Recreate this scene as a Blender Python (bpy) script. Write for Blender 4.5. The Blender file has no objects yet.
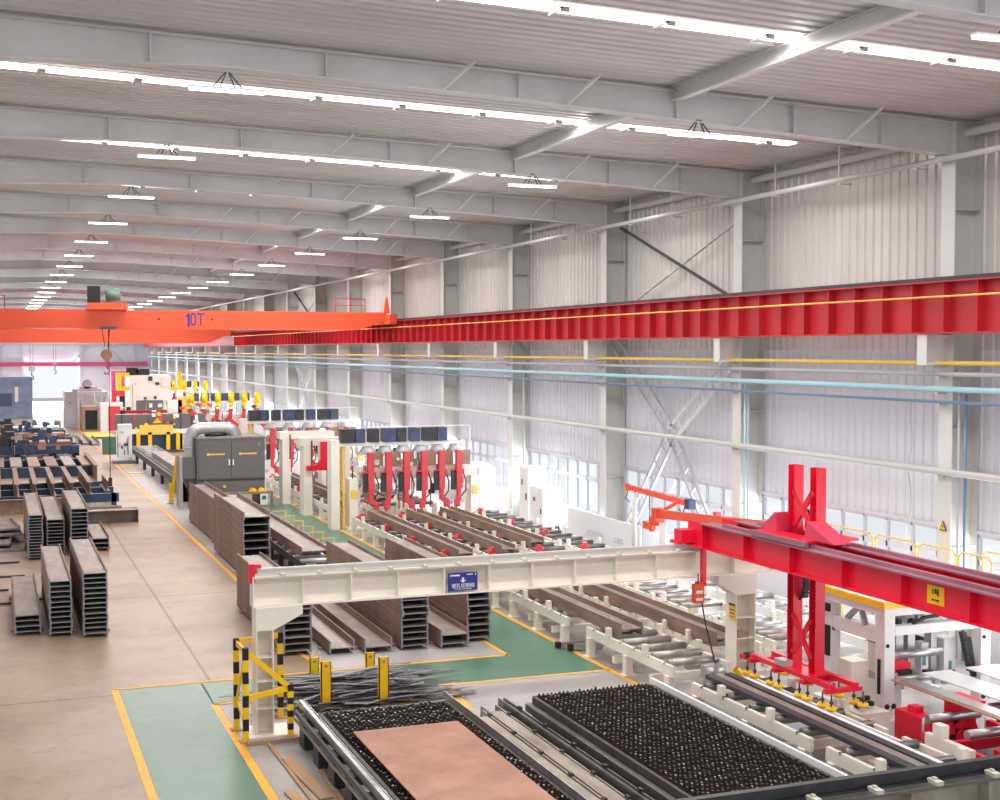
import bpy, math, random
from mathutils import Vector, Matrix
random.seed(7)
PI = math.pi
S = bpy.context.scene
C = S.collection

# ---------------------------------------------------------------- materials
def mat(name, col, rough=.6, metal=0., var=0., vs=1.5, var2=None, bump=0., bs=20., emit=0., stretch=(1, 1, 1), coat=0.):
    m = bpy.data.materials.new(name); m.use_nodes = True
    nt = m.node_tree; N = nt.nodes; L = nt.links
    b = N['Principled BSDF']
    b.inputs['Base Color'].default_value = (*col, 1)
    b.inputs['Roughness'].default_value = rough
    b.inputs['Metallic'].default_value = metal
    if coat: b.inputs['Coat Weight'].default_value = coat
    if emit:
        b.inputs['Emission Color'].default_value = (*col, 1); b.inputs['Emission Strength'].default_value = emit
    if var or bump:
        tc = N.new('ShaderNodeTexCoord'); mp = N.new('ShaderNodeMapping'); mp.inputs['Scale'].default_value = stretch
        L.new(tc.outputs['Object'], mp.inputs['Vector'])
        if var:
            n = N.new('ShaderNodeTexNoise'); n.inputs['Scale'].default_value = vs; n.inputs['Detail'].default_value = 6; n.inputs['Roughness'].default_value = .65
            L.new(mp.outputs[0], n.inputs['Vector'])
            r = N.new('ShaderNodeValToRGB')
            c2 = var2 or tuple(c * (1 - var) for c in col)
            c3 = tuple(min(1, c * (1 + var * .5)) for c in col)
            r.color_ramp.elements[0].position = .32; r.color_ramp.elements[0].color = (*c2, 1)
            r.color_ramp.elements[1].position = .68; r.color_ramp.elements[1].color = (*c3, 1)
            L.new(n.outputs['Fac'], r.inputs['Fac']); L.new(r.outputs['Color'], b.inputs['Base Color'])
        if bump:
            n2 = N.new('ShaderNodeTexNoise'); n2.inputs['Scale'].default_value = bs; n2.inputs['Detail'].default_value = 4
            L.new(mp.outputs[0], n2.inputs['Vector'])
            bp = N.new('ShaderNodeBump'); bp.inputs['Strength'].default_value = bump; bp.inputs['Distance'].default_value = .02
            L.new(n2.outputs['Fac'], bp.inputs['Height']); L.new(bp.outputs[0], b.inputs['Normal'])
    return m

M = dict(
    deck=mat('roof_sheet', (.64, .61, .60), .45, 0, .16, .5, stretch=(.4, 1.5, 1)),
    steelw=mat('painted_rafter_grey', (.62, .61, .63), .5, 0, .12, .8),
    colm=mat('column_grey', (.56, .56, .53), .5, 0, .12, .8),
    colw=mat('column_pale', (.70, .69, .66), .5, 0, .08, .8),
    wallup=mat('upper_wall_sheet', (.62, .585, .55), .2, 0, .12, .5, stretch=(1, 1.2, .3)),
    walllo=mat('lower_wall_sheet', (.68, .68, .75), .4, 0, .05, .5),
    walls=mat('sill_wall', (.78, .78, .82), .6, 0, .05, .8),
    wallend=mat('end_wall_sheet', (.72, .77, .88), .5, 0, .1, .3),
    frame=mat('window_frame_grey', (.60, .60, .66), .4),
    cream=mat('cream_paint', (.90, .85, .76), .42, 0, .07, 1.2),
    creamd=mat('cream_worn', (.72, .68, .58), .5, 0, .15, 3),
    white=mat('white_paint', (.86, .86, .85), .35, 0, .05, 1.5),
    red=mat('crane_red', (.86, .012, .05), .32, 0, .12, .8),
    redd=mat('red_flange_top', (.38, .16, .22), .35, 0, .35, 1.5, stretch=(3, .4, 1)),
    runred=mat('runway_red', (.52, .02, .03), .4, 0, .2, .7),
    pink=mat('red_arm', (.72, .06, .08), .4, 0, .1, 2),
    orange=mat('crane_orange', (.80, .10, .035), .4, 0, .08, .5), jib=mat('jib_red_orange', (.86, .11, .06), .4),
    yellow=mat('yellow_paint', (1.0, .60, .008), .4, 0, .04, 2),
    yelpipe=mat('yellow_pipe', (.85, .60, .12), .4),
    black=mat('black_paint', (.012, .012, .015), .7),
    dark=mat('dark_metal', (.06, .06, .07), .45, .4, .3, 4),
    navy=mat('navy_paint', (.03, .07, .15), .45, 0, .3, 2),
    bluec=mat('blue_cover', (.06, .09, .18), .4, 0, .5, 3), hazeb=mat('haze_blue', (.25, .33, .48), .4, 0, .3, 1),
    steel=mat('bright_steel', (.55, .55, .56), .3, .8, .2, 4),
    roller=mat('roller_steel', (.42, .40, .38), .35, .6, .25, 4),
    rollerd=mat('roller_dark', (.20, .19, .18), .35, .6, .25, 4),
    rust=mat('rusty_beam', (.31, .195, .15), .6, .1, .28, 3, var2=(.17, .11, .09), stretch=(1, .35, 1.5)),
    rust2=mat('grey_mill_steel', (.38, .335, .30), .5, .3, .22, 2.5, var2=(.22, .18, .155), stretch=(1, .35, 1)),
    rust3=mat('brown_plate', (.42, .27, .20), .6, .1, .3, 1.5),
    edge=mat('cut_end', (.30, .33, .40), .4, .4),
    copper=mat('orange_brown_plate', (.42, .20, .13), .5, .1, .16, 1.6, var2=(.29, .135, .08)),
    grate=mat('slat_black', (.10, .07, .055), .5, .3, .5, 6, bump=.3, bs=15),
    gratet=mat('slag_tips', (.34, .33, .36), .35, .6, .4, 12),
    grey=mat('machine_grey', (.155, .145, .145), .45, 0, .08, 2),
    greyl=mat('duct_grey', (.50, .50, .50), .3, .6, .1, 3),
    blue=mat('pipe_blue', (.40, .66, .74), .4), blued=mat('pipe_dark_blue', (.14, .25, .40), .4),
    pipeg=mat('pipe_grey', (.48, .48, .52), .4), pipew=mat('pipe_white', (.62, .60, .58), .35),
    navyb=mat('sign_blue', (.035, .04, .26), .4), signw=mat('sign_white', (.9, .9, .9), .5),
    wood=mat('plank_wood', (.50, .30, .17), .7, 0, .25, 3, stretch=(1, .2, 1)),
    scrap=mat('scrap_grey', (.20, .18, .20), .45, .3, .4, 3),
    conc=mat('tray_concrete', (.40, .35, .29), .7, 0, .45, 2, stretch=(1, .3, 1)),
    wing=mat('red_wing', (.66, .05, .11), .4), pinkp=mat('pink_panel', (.62, .08, .20), .5), mirror=mat('light_box', (.75, .76, .80), .3),
    lamp=mat('lamp_tube', (1, .98, .97), .5, emit=9), sky=mat('skylight_panel', (1, .98, .96), .5, emit=2.6),
    green=mat('green_motor', (.10, .20, .15), .5), teal=mat('teal', (.1, .3, .33), .5),
    rubber=mat('cable_black', (.03, .03, .03), .6), glassblue=mat('dark_window', (.10, .14, .20), .1),
    grass=None)

def glass_mat():
    m = bpy.data.materials.new('window_glass'); m.use_nodes = True
    nt = m.node_tree; N = nt.nodes; N.clear()
    o = N.new('ShaderNodeOutputMaterial'); mx = N.new('ShaderNodeMixShader'); mx.inputs[0].default_value = .06
    t = N.new('ShaderNodeBsdfTransparent'); t.inputs[0].default_value = (.97, .98, 1, 1)
    g = N.new('ShaderNodeBsdfGlossy'); g.inputs['Roughness'].default_value = .05
    nt.links.new(t.outputs[0], mx.inputs[1]); nt.links.new(g.outputs[0], mx.inputs[2]); nt.links.new(mx.outputs[0], o.inputs[0])
    return m
M['glass'] = glass_mat()

def floor_mat(name, base, dark, light, stains=True, rough=.38):
    m = bpy.data.materials.new(name); m.use_nodes = True
    nt = m.node_tree; N = nt.nodes; L = nt.links; b = N['Principled BSDF']
    tc = N.new('ShaderNodeTexCoord')
    n = N.new('ShaderNodeTexNoise'); n.inputs['Scale'].default_value = .35; n.inputs['Detail'].default_value = 9; n.inputs['Roughness'].default_value = .7
    L.new(tc.outputs['Object'], n.inputs['Vector'])
    r = N.new('ShaderNodeValToRGB'); e = r.color_ramp.elements
    e[0].position = .25; e[0].color = (*dark, 1); e[1].position = .75; e[1].color = (*light, 1)
    k = e.new(.5); k.color = (*base, 1)
    L.new(n.outputs['Fac'], r.inputs['Fac'])
    out = r.outputs['Color']
    n2 = N.new('ShaderNodeTexNoise'); n2.inputs['Scale'].default_value = 2.6; n2.inputs['Detail'].default_value = 8; n2.inputs['Roughness'].default_value = .75
    L.new(tc.outputs['Object'], n2.inputs['Vector'])
    r2 = N.new('ShaderNodeValToRGB'); r2.color_ramp.elements[0].position = .33; r2.color_ramp.elements[0].color = (.60, .54, .50, 1)
    r2.color_ramp.elements[1].position = .47; r2.color_ramp.elements[1].color = (1, 1, 1, 1)
    L.new(n2.outputs['Fac'], r2.inputs['Fac'])
    mx = N.new('ShaderNodeMix'); mx.data_type = 'RGBA'; mx.blend_type = 'MULTIPLY'; mx.inputs[0].default_value = .8 if stains else .35
    L.new(out, mx.inputs[6]); L.new(r2.outputs['Color'], mx.inputs[7]); out = mx.outputs[2]
    if stains:   # slab joints
        br = N.new('ShaderNodeTexBrick'); br.inputs['Scale'].default_value = 1
        br.offset = 0; br.inputs['Brick Width'].default_value = 6.1; br.inputs['Row Height'].default_value = 9.8
        br.inputs['Mortar Size'].default_value = .035; br.inputs['Color1'].default_value = (1, 1, 1, 1); br.inputs['Color2'].default_value = (.95, .95, .95, 1)
        br.inputs['Mortar'].default_value = (.48, .44, .41, 1); br.inputs['Mortar Smooth'].default_value = .4
        mp = N.new('ShaderNodeMapping'); mp.inputs['Location'].default_value = (2.3, 4.2, 0)
        L.new(tc.outputs['Object'], mp.inputs[0]); L.new(mp.outputs[0], br.inputs['Vector'])
        m2 = N.new('ShaderNodeMix'); m2.data_type = 'RGBA'; m2.blend_type = 'MULTIPLY'; m2.inputs[0].default_value = 1
        L.new(out, m2.inputs[6]); L.new(br.outputs['Color'], m2.inputs[7]); out = m2.outputs[2]
    L.new(out, b.inputs['Base Color'])
    mr = N.new('ShaderNodeMapRange'); mr.inputs[3].default_value = rough - .12; mr.inputs[4].default_value = rough + .2
    L.new(n2.outputs['Fac'], mr.inputs[0]); L.new(mr.outputs[0], b.inputs['Roughness'])
    return m
M['floor'] = floor_mat('concrete_floor', (.37, .265, .195), (.22, .15, .11), (.48, .375, .30))
M['floorg'] = floor_mat('grey_concrete', (.40, .37, .355), (.30, .28, .27), (.50, .475, .465), False)
M['green_floor'] = floor_mat('green_floor_paint', (.085, .205, .14), (.07, .175, .115), (.13, .265, .20), False, .3)
M['line'] = mat('yellow_line', (.95, .43, .012), .5, 0, .2, 4, var2=(.78, .40, .06))

# ---------------------------------------------------------------- mesh builder
class MB:
    def __init__(s): s.v = []; s.f = []; s.m = []; s.sm = []
    def add(s, vs, fs, mi=0, smooth=False):
        o = len(s.v); s.v += [tuple(v) for v in vs]; s.f += [tuple(i + o for i in f) for f in fs]
        s.m += [mi] * len(fs); s.sm += [smooth] * len(fs); return s
    def box(s, x0, x1, y0, y1, z0, z1, mi=0):
        return s.add([(x0, y0, z0), (x1, y0, z0), (x1, y1, z0), (x0, y1, z0), (x0, y0, z1), (x1, y0, z1), (x1, y1, z1), (x0, y1, z1)],
                     [(0, 3, 2, 1), (4, 5, 6, 7), (0, 1, 5, 4), (1, 2, 6, 5), (2, 3, 7, 6), (3, 0, 4, 7)], mi)
    def cbox(s, c, d, mi=0): return s.box(c[0] - d[0] / 2, c[0] + d[0] / 2, c[1] - d[1] / 2, c[1] + d[1] / 2, c[2] - d[2] / 2, c[2] + d[2] / 2, mi)
    def bar(s, p, q, w, h=None, mi=0, up=(0, 0, 1)):
        p = Vector(p); q = Vector(q); h = h or w; d = (q - p).normalized(); u = Vector(up)
        if abs(d.dot(u)) > .98: u = Vector((0, 1, 0))
        a = d.cross(u).normalized() * w / 2; b = a.cross(d).normalized() * h / 2
        vs = [p - a - b, p + a - b, p + a + b, p - a + b, q - a - b, q + a - b, q + a + b, q - a + b]
        return s.add(vs, [(0, 1, 2, 3), (7, 6, 5, 4), (0, 4, 5, 1), (1, 5, 6, 2), (2, 6, 7, 3), (3, 7, 4, 0)], mi)
    def cyl(s, p, q, r, n=10, mi=0, r2=None):
        p = Vector(p); q = Vector(q); r2 = r if r2 is None else r2; d = (q - p).normalized(); u = Vector((0, 0, 1))
        if abs(d.dot(u)) > .95: u = Vector((1, 0, 0))
        a = d.cross(u).normalized(); b = a.cross(d).normalized(); vs = []
        for k in range(n):
            t = 2 * PI * k / n; w = a * math.cos(t) + b * math.sin(t); vs += [p + w * r, q + w * r2]
        fs = [(2 * k, 2 * ((k + 1) % n), 2 * ((k + 1) % n) + 1, 2 * k + 1) for k in range(n)]
        s.add(vs, fs, mi, True); o = len(s.v) - 2 * n
        s.f += [tuple(o + 2 * k for k in range(n))[::-1], tuple(o + 2 * k + 1 for k in range(n))]; s.m += [mi] * 2; s.sm += [False] * 2
        return s
    def sweep(s, pts, r, n=12, mi=0):
        pts = [Vector(p) for p in pts]; vs = []; u = None
        for i, p in enumerate(pts):
            d = (pts[min(i + 1, len(pts) - 1)] - pts[max(i - 1, 0)]).normalized()
            if u is None: u = d.orthogonal().normalized()
            a = (u - d * u.dot(d)).normalized(); u = a; b = d.cross(a)
            vs += [p + (a * math.cos(2 * PI * k / n) + b * math.sin(2 * PI * k / n)) * r for k in range(n)]
        fs = [(i * n + k, i * n + (k + 1) % n, (i + 1) * n + (k + 1) % n, (i + 1) * n + k) for i in range(len(pts) - 1) for k in range(n)]
        s.add(vs, fs, mi, True); return s
    def tube(s, pts, r, n=6, mi=0): return s.sweep(pts, r, n, mi)
    def prism(s, poly, axis, a, b, mi=0):   # polygon in the two other axes, extruded along axis from a to b
        n = len(poly); f = {'x': lambda p, t: (t, p[0], p[1]), 'y': lambda p, t: (p[0], t, p[1]), 'z': lambda p, t: (p[0], p[1], t)}[axis]
        vs = [f(p, a) for p in poly] + [f(p, b) for p in poly]
        fs = [tuple(range(n)), tuple(range(2 * n - 1, n - 1, -1))] + [(k, k + n, (k + 1) % n + n, (k + 1) % n) for k in range(n)]
        return s.add(vs, fs, mi)
    def build(s, name, m, parent=None, loc=(0, 0, 0), rot=0, **tags):
        me = bpy.data.meshes.new(name); me.from_pydata(s.v, [], s.f)
        ms = m if isinstance(m, (list, tuple)) else [m]
        for x in ms: me.materials.append(M[x])
        for p, mi, sm in zip(me.polygons, s.m, s.sm): p.material_index = mi; p.use_smooth = sm
        import bmesh
        bm = bmesh.new(); bm.from_mesh(me); bmesh.ops.recalc_face_normals(bm, faces=bm.faces); bm.to_mesh(me); bm.free()
        o = bpy.data.objects.new(name, me); C.objects.link(o); o.location = loc; o.rotation_euler = (0, 0, rot)
        if parent: o.parent = parent
        for k, v in tags.items():
            if v is not None: o[{'cat': 'category'}.get(k, k)] = v
        return o

def thing(name, label, cat, loc=(0, 0, 0), rot=0, group=None):
    o = bpy.data.objects.new(name, None); C.objects.link(o); o.empty_display_size = .2
    o.location = loc; o.rotation_euler = (0, 0, rot); o['label'] = label; o['category'] = cat
    if group: o['group'] = group
    return o
KIDS = {}
def kids(o): return [c for c in C.objects if c.parent == o]
def dup(o, loc, label=None, rot=None, group=None):
    n = o.copy(); C.objects.link(n); n.location = loc
    if rot is not None: n.rotation_euler = (0, 0, rot)
    if label: n['label'] = label
    if group: n['group'] = group
    for c in kids(o):
        k = c.copy(); C.objects.link(k); k.parent = n
        for g in kids(c):
            h = g.copy(); C.objects.link(h); h.parent = k
    return n
ORD = 'first second third fourth fifth sixth seventh eighth ninth tenth eleventh twelfth thirteenth fourteenth fifteenth sixteenth seventeenth eighteenth nineteenth twentieth twenty-first twenty-second'.split()
def text_obj(s, size, m, parent, loc, rx, rz, name='lettering', depth=.004, sx=1):
    cu = bpy.data.curves.new(name, 'FONT'); cu.body = s; cu.size = size; cu.extrude = depth; cu.align_x = 'CENTER'; cu.align_y = 'CENTER'
    t = bpy.data.objects.new('t', cu); C.objects.link(t)
    dg = bpy.context.evaluated_depsgraph_get(); me = bpy.data.meshes.new_from_object(t.evaluated_get(dg))
    bpy.data.objects.remove(t); me.materials.clear(); me.materials.append(M[m])
    o = bpy.data.objects.new(name, me); C.objects.link(o); o.parent = parent; o.location = loc; o.rotation_euler = (rx, 0, rz); o.scale = (sx, 1, 1)
    return o

def fittings(par, x0, x1, y, z0, z1, n, mats, seed, name='fitting', smin=.08, smax=.35, d=.12):
    # small boxes, conduits and gauges bolted on a machine's front
    rg = random.Random(seed)
    for i in range(n):
        w = rg.uniform(smin, smax); h = rg.uniform(smin, smax); x = rg.uniform(x0, x1 - w); z = rg.uniform(z0, z1 - h); k = i % 4; b = MB()
        if k == 0: b.cyl((x + w / 2, y, z + h / 2), (x + w / 2, y - d, z + h / 2), min(w, h) / 2, 8)
        elif k == 1: b.cyl((x, y - d / 2, z0), (x, y - d / 2, z + h), .025, 6)
        else: b.box(x, x + w, y - d * rg.uniform(.5, 1.2), y, z, z + h)
        b.build(('dial', 'conduit', 'fitting', 'fitting')[k], mats[i % len(mats)], par)

# ---------------------------------------------------------------- camera
F = 1319.
cam_d = bpy.data.cameras.new('camera'); cam = bpy.data.objects.new('camera', cam_d); C.objects.link(cam)
cam_d.sensor_width = 36; cam_d.lens = F / 1000 * 36; cam_d.clip_end = 600
R = Matrix(((.93397764, .01353582, -.35707499), (-.35733146, .03537935, -.93330731), (0, .99928228, .0378803)))
cam.matrix_world = Matrix.Translation((0, 0, 6.4)) @ R.to_4x4()
S.camera = cam

# ---------------------------------------------------------------- setting
YE = 172.; XW = 18.6; COLY = [13.6 + 8.03 * k for k in range(20)]
def st(mb, name, m, **k): return mb.build(name, m, kind='structure', **k)
st(MB().box(-14, 19.2, -6, YE + 14, -.3, 0), 'floor', 'floor')
# painted walkways, grey work areas and yellow lines lie a few millimetres proud of the slab
g = MB()
for x0, x1, y0, y1 in [(2.1, 3.62, 6, 25.5), (3.6, 4.3, 23.95, 25.5), (4.3, 8.2, 23.85, 25.5), (8.2, 11.35, 23.75, 25.6), (9.98, 11.35, 25.6, 62)]:
    g.box(x0, x1, y0, y1, .001, .004)
st(g, 'floor_paint', 'green_floor')
w = MB()
for x0, x1, y0, y1 in [(3.7, 11.35, 6, 23.8), (6.3, 9.95, 25.7, 31), (6.35, 9.75, 31, 60), (11.5, 18.5, 6, 170), (6.35, 9.75, 60, 120)]:
    w.box(x0, x1, y0, y1, .0, .002)
st(w, 'floor_work_area', 'floorg')
l = MB()
def line(x0, y0, x1, y1, wd=.1):
    a = Vector((x0, y0)); b = Vector((x1, y1)); n = (b - a).normalized(); n = Vector((-n.y, n.x)) * wd / 2
    l.add([(*(a - n), .006), (*(b - n), .006), (*(b + n), .006), (*(a + n), .006)], [(0, 1, 2, 3)])
line(2.02, 6, 2.02, 25.62, .13); line(2.0, 25.6, 8.2, 25.6); line(3.62, 6, 3.62, 23.9, .14); line(3.6, 23.88, 5.0, 23.88)
line(6.2, 31, 6.2, 118, .13); line(8.2, 23.7, 11.4, 23.65); line(8.2, 23.7, 7.4, 23.75)
line(11.4, 22.4, 11.4, 62, .13); line(8.2, 25.6, 10.02, 25.6, .12); line(9.95, 25.5, 9.95, 62, .1)
line(7.0, 23.6, 6.9, 22.7, .14); line(7.95, 23.55, 7.8, 21.8, .14); line(6.1, 25.5, 5.9, 27.5)
st(l, 'floor_line', 'line')

# roof deck: trapezoid ribs that run down the slope
def roofz(x): return 11.56 - .029 * max(x, 0) - .01 * max(-x, 0)
def corr(y0, y1, pitch, depth):
    ys = []; y = y0
    while y < y1:
        ys += [(y, 0), (y + pitch * .55, 0), (y + pitch * .65, depth), (y + pitch * .9, depth)]; y += pitch
    return ys + [(y, 0)]
mb = MB(); prof = corr(-4, YE, .30, .055); xs = [-14, 0, 19]
vs = [(x, y, roofz(x) + d) for x in xs for y, d in prof]; n = len(prof)
fs = [(i * n + k, (i + 1) * n + k, (i + 1) * n + k + 1, i * n + k + 1) for i in range(2) for k in range(n - 1)]
mb.add(vs, fs); mb.box(-14, 19.2, -4, YE, 12.6, 12.7)
st(mb, 'ceiling', 'deck')
# daylight strips between the rafters
mb = MB(); mb2 = MB()
for k, y in enumerate([9.6 + 8.03 * i for i in range(20)]):
    x1 = 16.9
    mb.add([(-12, y - .2, roofz(-12) - .03), (0, y - .2, roofz(0) - .03), (x1, y - .2, roofz(x1) - .03), (-12, y + .2, roofz(-12) - .03), (0, y + .2, roofz(0) - .03), (x1, y + .2, roofz(x1) - .03)],
           [(0, 1, 4, 3), (1, 2, 5, 4)])
    if k < 6:
        for j in range(10):
            x = .8 + 1.7 * j
            mb2.box(x - .02, x + .02, y - .24, y + .24, roofz(x) - .08, roofz(x) - .05); mb2.box(x - .02, x + .12, y - .24, y - .2, roofz(x) - .12, roofz(x) - .05)
st(mb, 'skylight', 'sky'); st(mb2, 'trim_1', 'colm')

# right wall
def wallcorr(name, z0, z1, m, x=XW, pitch=.30):
    prof = corr(4, YE, pitch, .035); n = len(prof); mb = MB()
    vs = [(x + d, y, z) for z in (z0, z1) for y, d in prof]
    mb.add(vs, [(k, k + 1, n + k + 1, n + k) for k in range(n - 1)])
    mb.box(x + .1, x + .18, 4, YE, z0, z1)
    return st(mb, name, m)
wallcorr('wall_right', 6.4, 11.3, 'wallup'); wallcorr('wall_right', 2.68, 6.4, 'walllo')
st(MB().box(XW, XW + .2, 4, YE, 0, .95), 'wall_right', 'walls')
st(MB().box(XW - .03, XW, 4, YE, 2.66, 2.74).box(XW - .05, XW + .1, 4, YE, 3.9, 3.96), 'trim_2', 'frame')
wi = 0
for k in range(len(COLY) - 1):
    y0 = COLY[k] + .2; y1 = COLY[k + 1] - .2; wi += 1
    root = MB(); m = root
    for z0, z1 in ((.95, 1.02), (2.02, 2.14), (2.6, 2.68)): m.box(XW, XW + .08, y0, y1, z0, z1)
    nn = 9
    for j in range(nn + 1):
        y = y0 + (y1 - y0) * j / nn; m.box(XW, XW + .08, y - .03, y + .03, .95, 2.68)
    fr = st(m, 'window_%d' % wi, 'frame')
    MB().box(XW + .04, XW + .046, y0, y1, .95, 2.68).build('pane', 'glass', fr)
# end wall
e = MB().box(-14, 3.2, YE, YE + .3, 0, 5.2).box(9.6, 19, YE, YE + .3, 0, 5.2).box(-14, 19, YE, YE + .3, 5.2, 12)
for x in (-6, -2.6, .8, 3.0, 9.7, 12.8, 16.2): e.box(x, x + .3, YE - .25, YE, 0, 11.5)
st(e, 'wall_end', 'wallend')
st(MB().box(-14, 18, YE - .6, YE - .2, 4.4, 4.9), 'trim_3', 'pinkp')
st(MB().box(-14, 19, YE - .3, YE - .1, 7.0, 7.3).bar((-3, YE - .3, 5), (3, YE - .3, 8), .2).bar((9, YE - .3, 5), (12, YE - .3, 8), .2).bar((12, YE - .3, 8), (15, YE - .3, 5), .2), 'trim_4', 'frame')

# ---------------------------------------------------------------- rafters
COLDESC = ['at the top right corner of the photo'] + ['%s from the near end' % o for o in ORD[1:]]
def rafter_parts():
    # local y = 0 at the web; stations x, bottom z
    bot = [(-12, 10.9), (0, 10.84), (3.4, 10.95), (8.4, 10.78), (17.9, 10.30)]
    web = MB(); fl = MB()
    def bz(x):
        for (a, za), (b, zb) in zip(bot[:-1], bot[1:]):
            if a <= x <= b: return za + (zb - za) * (x - a) / (b - a)
        return bot[-1][1]
    top = [(x, roofz(x) - .1) for x in (17.95, 0, -12)]
    web.prism([(x, z) for x, z in bot] + top, 'y', -.01, .01)
    for (a, za), (b, zb) in zip(bot[:-1], bot[1:]): fl.bar((a, 0, za), (b, 0, zb), .26, .025)
    fl2 = MB()
    for (a, za), (b, zb) in zip(top[:-1], top[1:]): fl2.bar((a, 0, za), (b, 0, zb), .26, .025)
    return web, fl, fl2, bz
web, fl, fl2, bz = rafter_parts()
r0 = thing('roof_rafter', 'x', 'rafter', (0, COLY[0], 0))
web.build('web', 'steelw', r0); fl.build('bottom_flange', 'steelw', r0); fl2.build('top_flange', 'steelw', r0)
for x in (2.35, 5.17, 8.6, 11.7, 14.2, 16.2, 17.9):
    MB().box(x - .015, x + .015, -.13, .13, bz(x), roofz(x) - .1).build('stiffener', 'steelw', r0)
for x in (7.2, 9.5, 13.0, 15.4):
    MB().bar((x, -.12, bz(x) + .03), (x + .35, -.75, roofz(x) - .12), .05).build('fly_brace', 'steelw', r0)
raf = [r0]
for k in range(1, len(COLY)): raf.append(dup(r0, (0, COLY[k], 0)))
for k, r in enumerate(raf):
    r['label'] = ('tapered pale grey steel roof rafter, %s counted from the camera' % ORD[k]) if k else 'tapered pale grey steel roof rafter cut off by the top right corner, nearest of all'
    r['group'] = 'tapered steel rafters carrying the roof'
# ceiling beam between rafters
b0 = thing('ceiling_beam', 'x', 'beam', (11.7, COLY[0], 0))
MB().box(-.012, .012, .02, 8.0, 10.98, 11.2).build('web', 'steelw', b0)
MB().box(-.075, .075, .02, 8.0, 10.95, 10.98).box(-.075, .075, .02, 8.0, 11.2, 11.22).build('flange', 'colw', b0)
bl = [b0] + [dup(b0, (11.7, COLY[k], 0)) for k in range(1, 14)]
for k, b in enumerate(bl):
    b['label'] = 'pale steel beam under the roof sheets spanning from the %s to the %s rafter' % (ORD[k], ORD[k + 1]); b['group'] = 'short longitudinal roof beams'
# columns
c0 = thing('wall_column', 'x', 'column', (17.9, COLY[0], 0))
MB().box(0, .025, -.2, .2, 0, 10.95).build('inner_flange', 'colw', c0)  # light falling on the flange is put into this paler colour
MB().box(.025, .66, -.01, .01, 0, 11.0).build('web', 'colm', c0)  # same column steel, with the shade of the recessed web put into the grey
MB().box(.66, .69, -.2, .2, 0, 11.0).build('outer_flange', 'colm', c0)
s_ = MB()
for z in (2.4, 4.8, 7.3, 9.2): s_.box(.025, .66, -.19, .19, z, z + .02)
s_.build('stiffener', 'colm', c0)
MB().box(-.6, 0, -.14, .14, 6.66, 6.7).box(-.6, 0, -.14, .14, 6.1, 6.14).box(-.6, 0, -.01, .01, 6.14, 6.66).box(-.6, -.58, -.14, .14, 6.1, 6.7).build('corbel', 'colw', c0)
for k in range(len(COLY)):
    c = c0 if k == 0 else dup(c0, (17.9, COLY[k], 0))
    c['label'] = 'pale steel H-column against the right wall, %s counted from the right edge of the photo' % ORD[max(k - 1, 0)]
    if k == 0: c['label'] = 'pale steel H-column just beyond the right edge, nearest the camera'
    c['group'] = 'steel columns along the right wall'
# sign on the second column
sg = thing('warning_sign', 'yellow triangular high voltage warning sign on the rightmost visible column', 'sign', (17.88, COLY[1], 2.75))
MB().prism([(-.11, 0), (.11, 0), (0, .2)], 'x', -.01, 0).build('black_border', 'black', sg, rot=0)
MB().prism([(-.08, .018), (.08, .018), (0, .165)], 'x', -.015, -.01).build('yellow_face', 'yellow', sg)
MB().prism([(.02, .13), (-.03, .08), (0, .08), (-.02, .03), (.03, .09), (0, .09)], 'x', -.02, -.015).build('bolt_symbol', 'black', sg)
# eave pipes
for nm, x, z, r, lab in (('eave_strut', 18.35, 10.78, .09, 'pale round eave strut under the roof edge along the right wall'), ('rain_pipe', 17.7, 10.2, .06, 'pale rain pipe hanging below the rafters along the right wall')):
    p = MB().cyl((0, 12, 0), (0, YE - 1, 0), r, 12); t = thing(nm, lab, 'pipe', (x, 0, z))
    p.build('pipe', 'pipew', t)
    if nm == 'rain_pipe':
        for y in [12 + 2.6 * i for i in range(14)]:
            MB().box(-.015, .015, y, y + .03, .05, .75).box(-.02, .3, y - .05, y + .06, -.1, -.07).build('hanger', 'pipew', t)
# wall x-braces: upper (single angles) and lower (laced twins)
for k, lab in ((1, 'second'), (6, 'seventh'), (7, 'eighth')):
    pass
def xup(k, lab):
    t = thing('cross_brace', lab, 'brace', (18.3, COLY[k], 0))
    a, b = .4, 7.6
    MB().bar((0, b, 10.2), (0, a, 7.6), .05, .1, up=(1, 0, 0)).build('diagonal', 'dark', t)
    MB().bar((.05, a, 9.9), (.05, b, 7.6), .03, .07, up=(1, 0, 0)).build('diagonal', 'colm', t)
xup(2, 'thin steel X brace high on the wall, nearer of the two')
xup(8, 'thin steel X brace high on the wall beyond the orange crane')
def laced(p, q, w=.42, n=13, bold=True):
    p = Vector(p); q = Vector(q); d = q - p; nrm = Vector((0, -d.z, d.y)).normalized() * w / 2; m = MB()
    m.bar(p - nrm, q - nrm, .07, .09).bar(p + nrm, q + nrm, .07, .09)
    for i in range(1, n): c = p + d * i / n; m.bar(c - nrm, c + nrm, .035)
    return m
def xlow(k, lab):
    t = thing('laced_cross_brace', lab, 'brace', (18.1, COLY[k], 0)); c = (0, 3.85, 4.0)
    for p in ((0, 7.75, 6.75), (0, .25, 6.35), (0, 7.4, .05), (0, .4, .05)): laced(c, p, n=8).build('ladder_diagonal', 'pipeg' if p[1] > 7 or p[2] < 1 else 'colw', t)
xlow(2, 'large X brace of laced ladder-like struts on the lower wall behind the red jib crane')
xlow(8, 'laced ladder-like X brace on the lower wall far down the hall')
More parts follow.
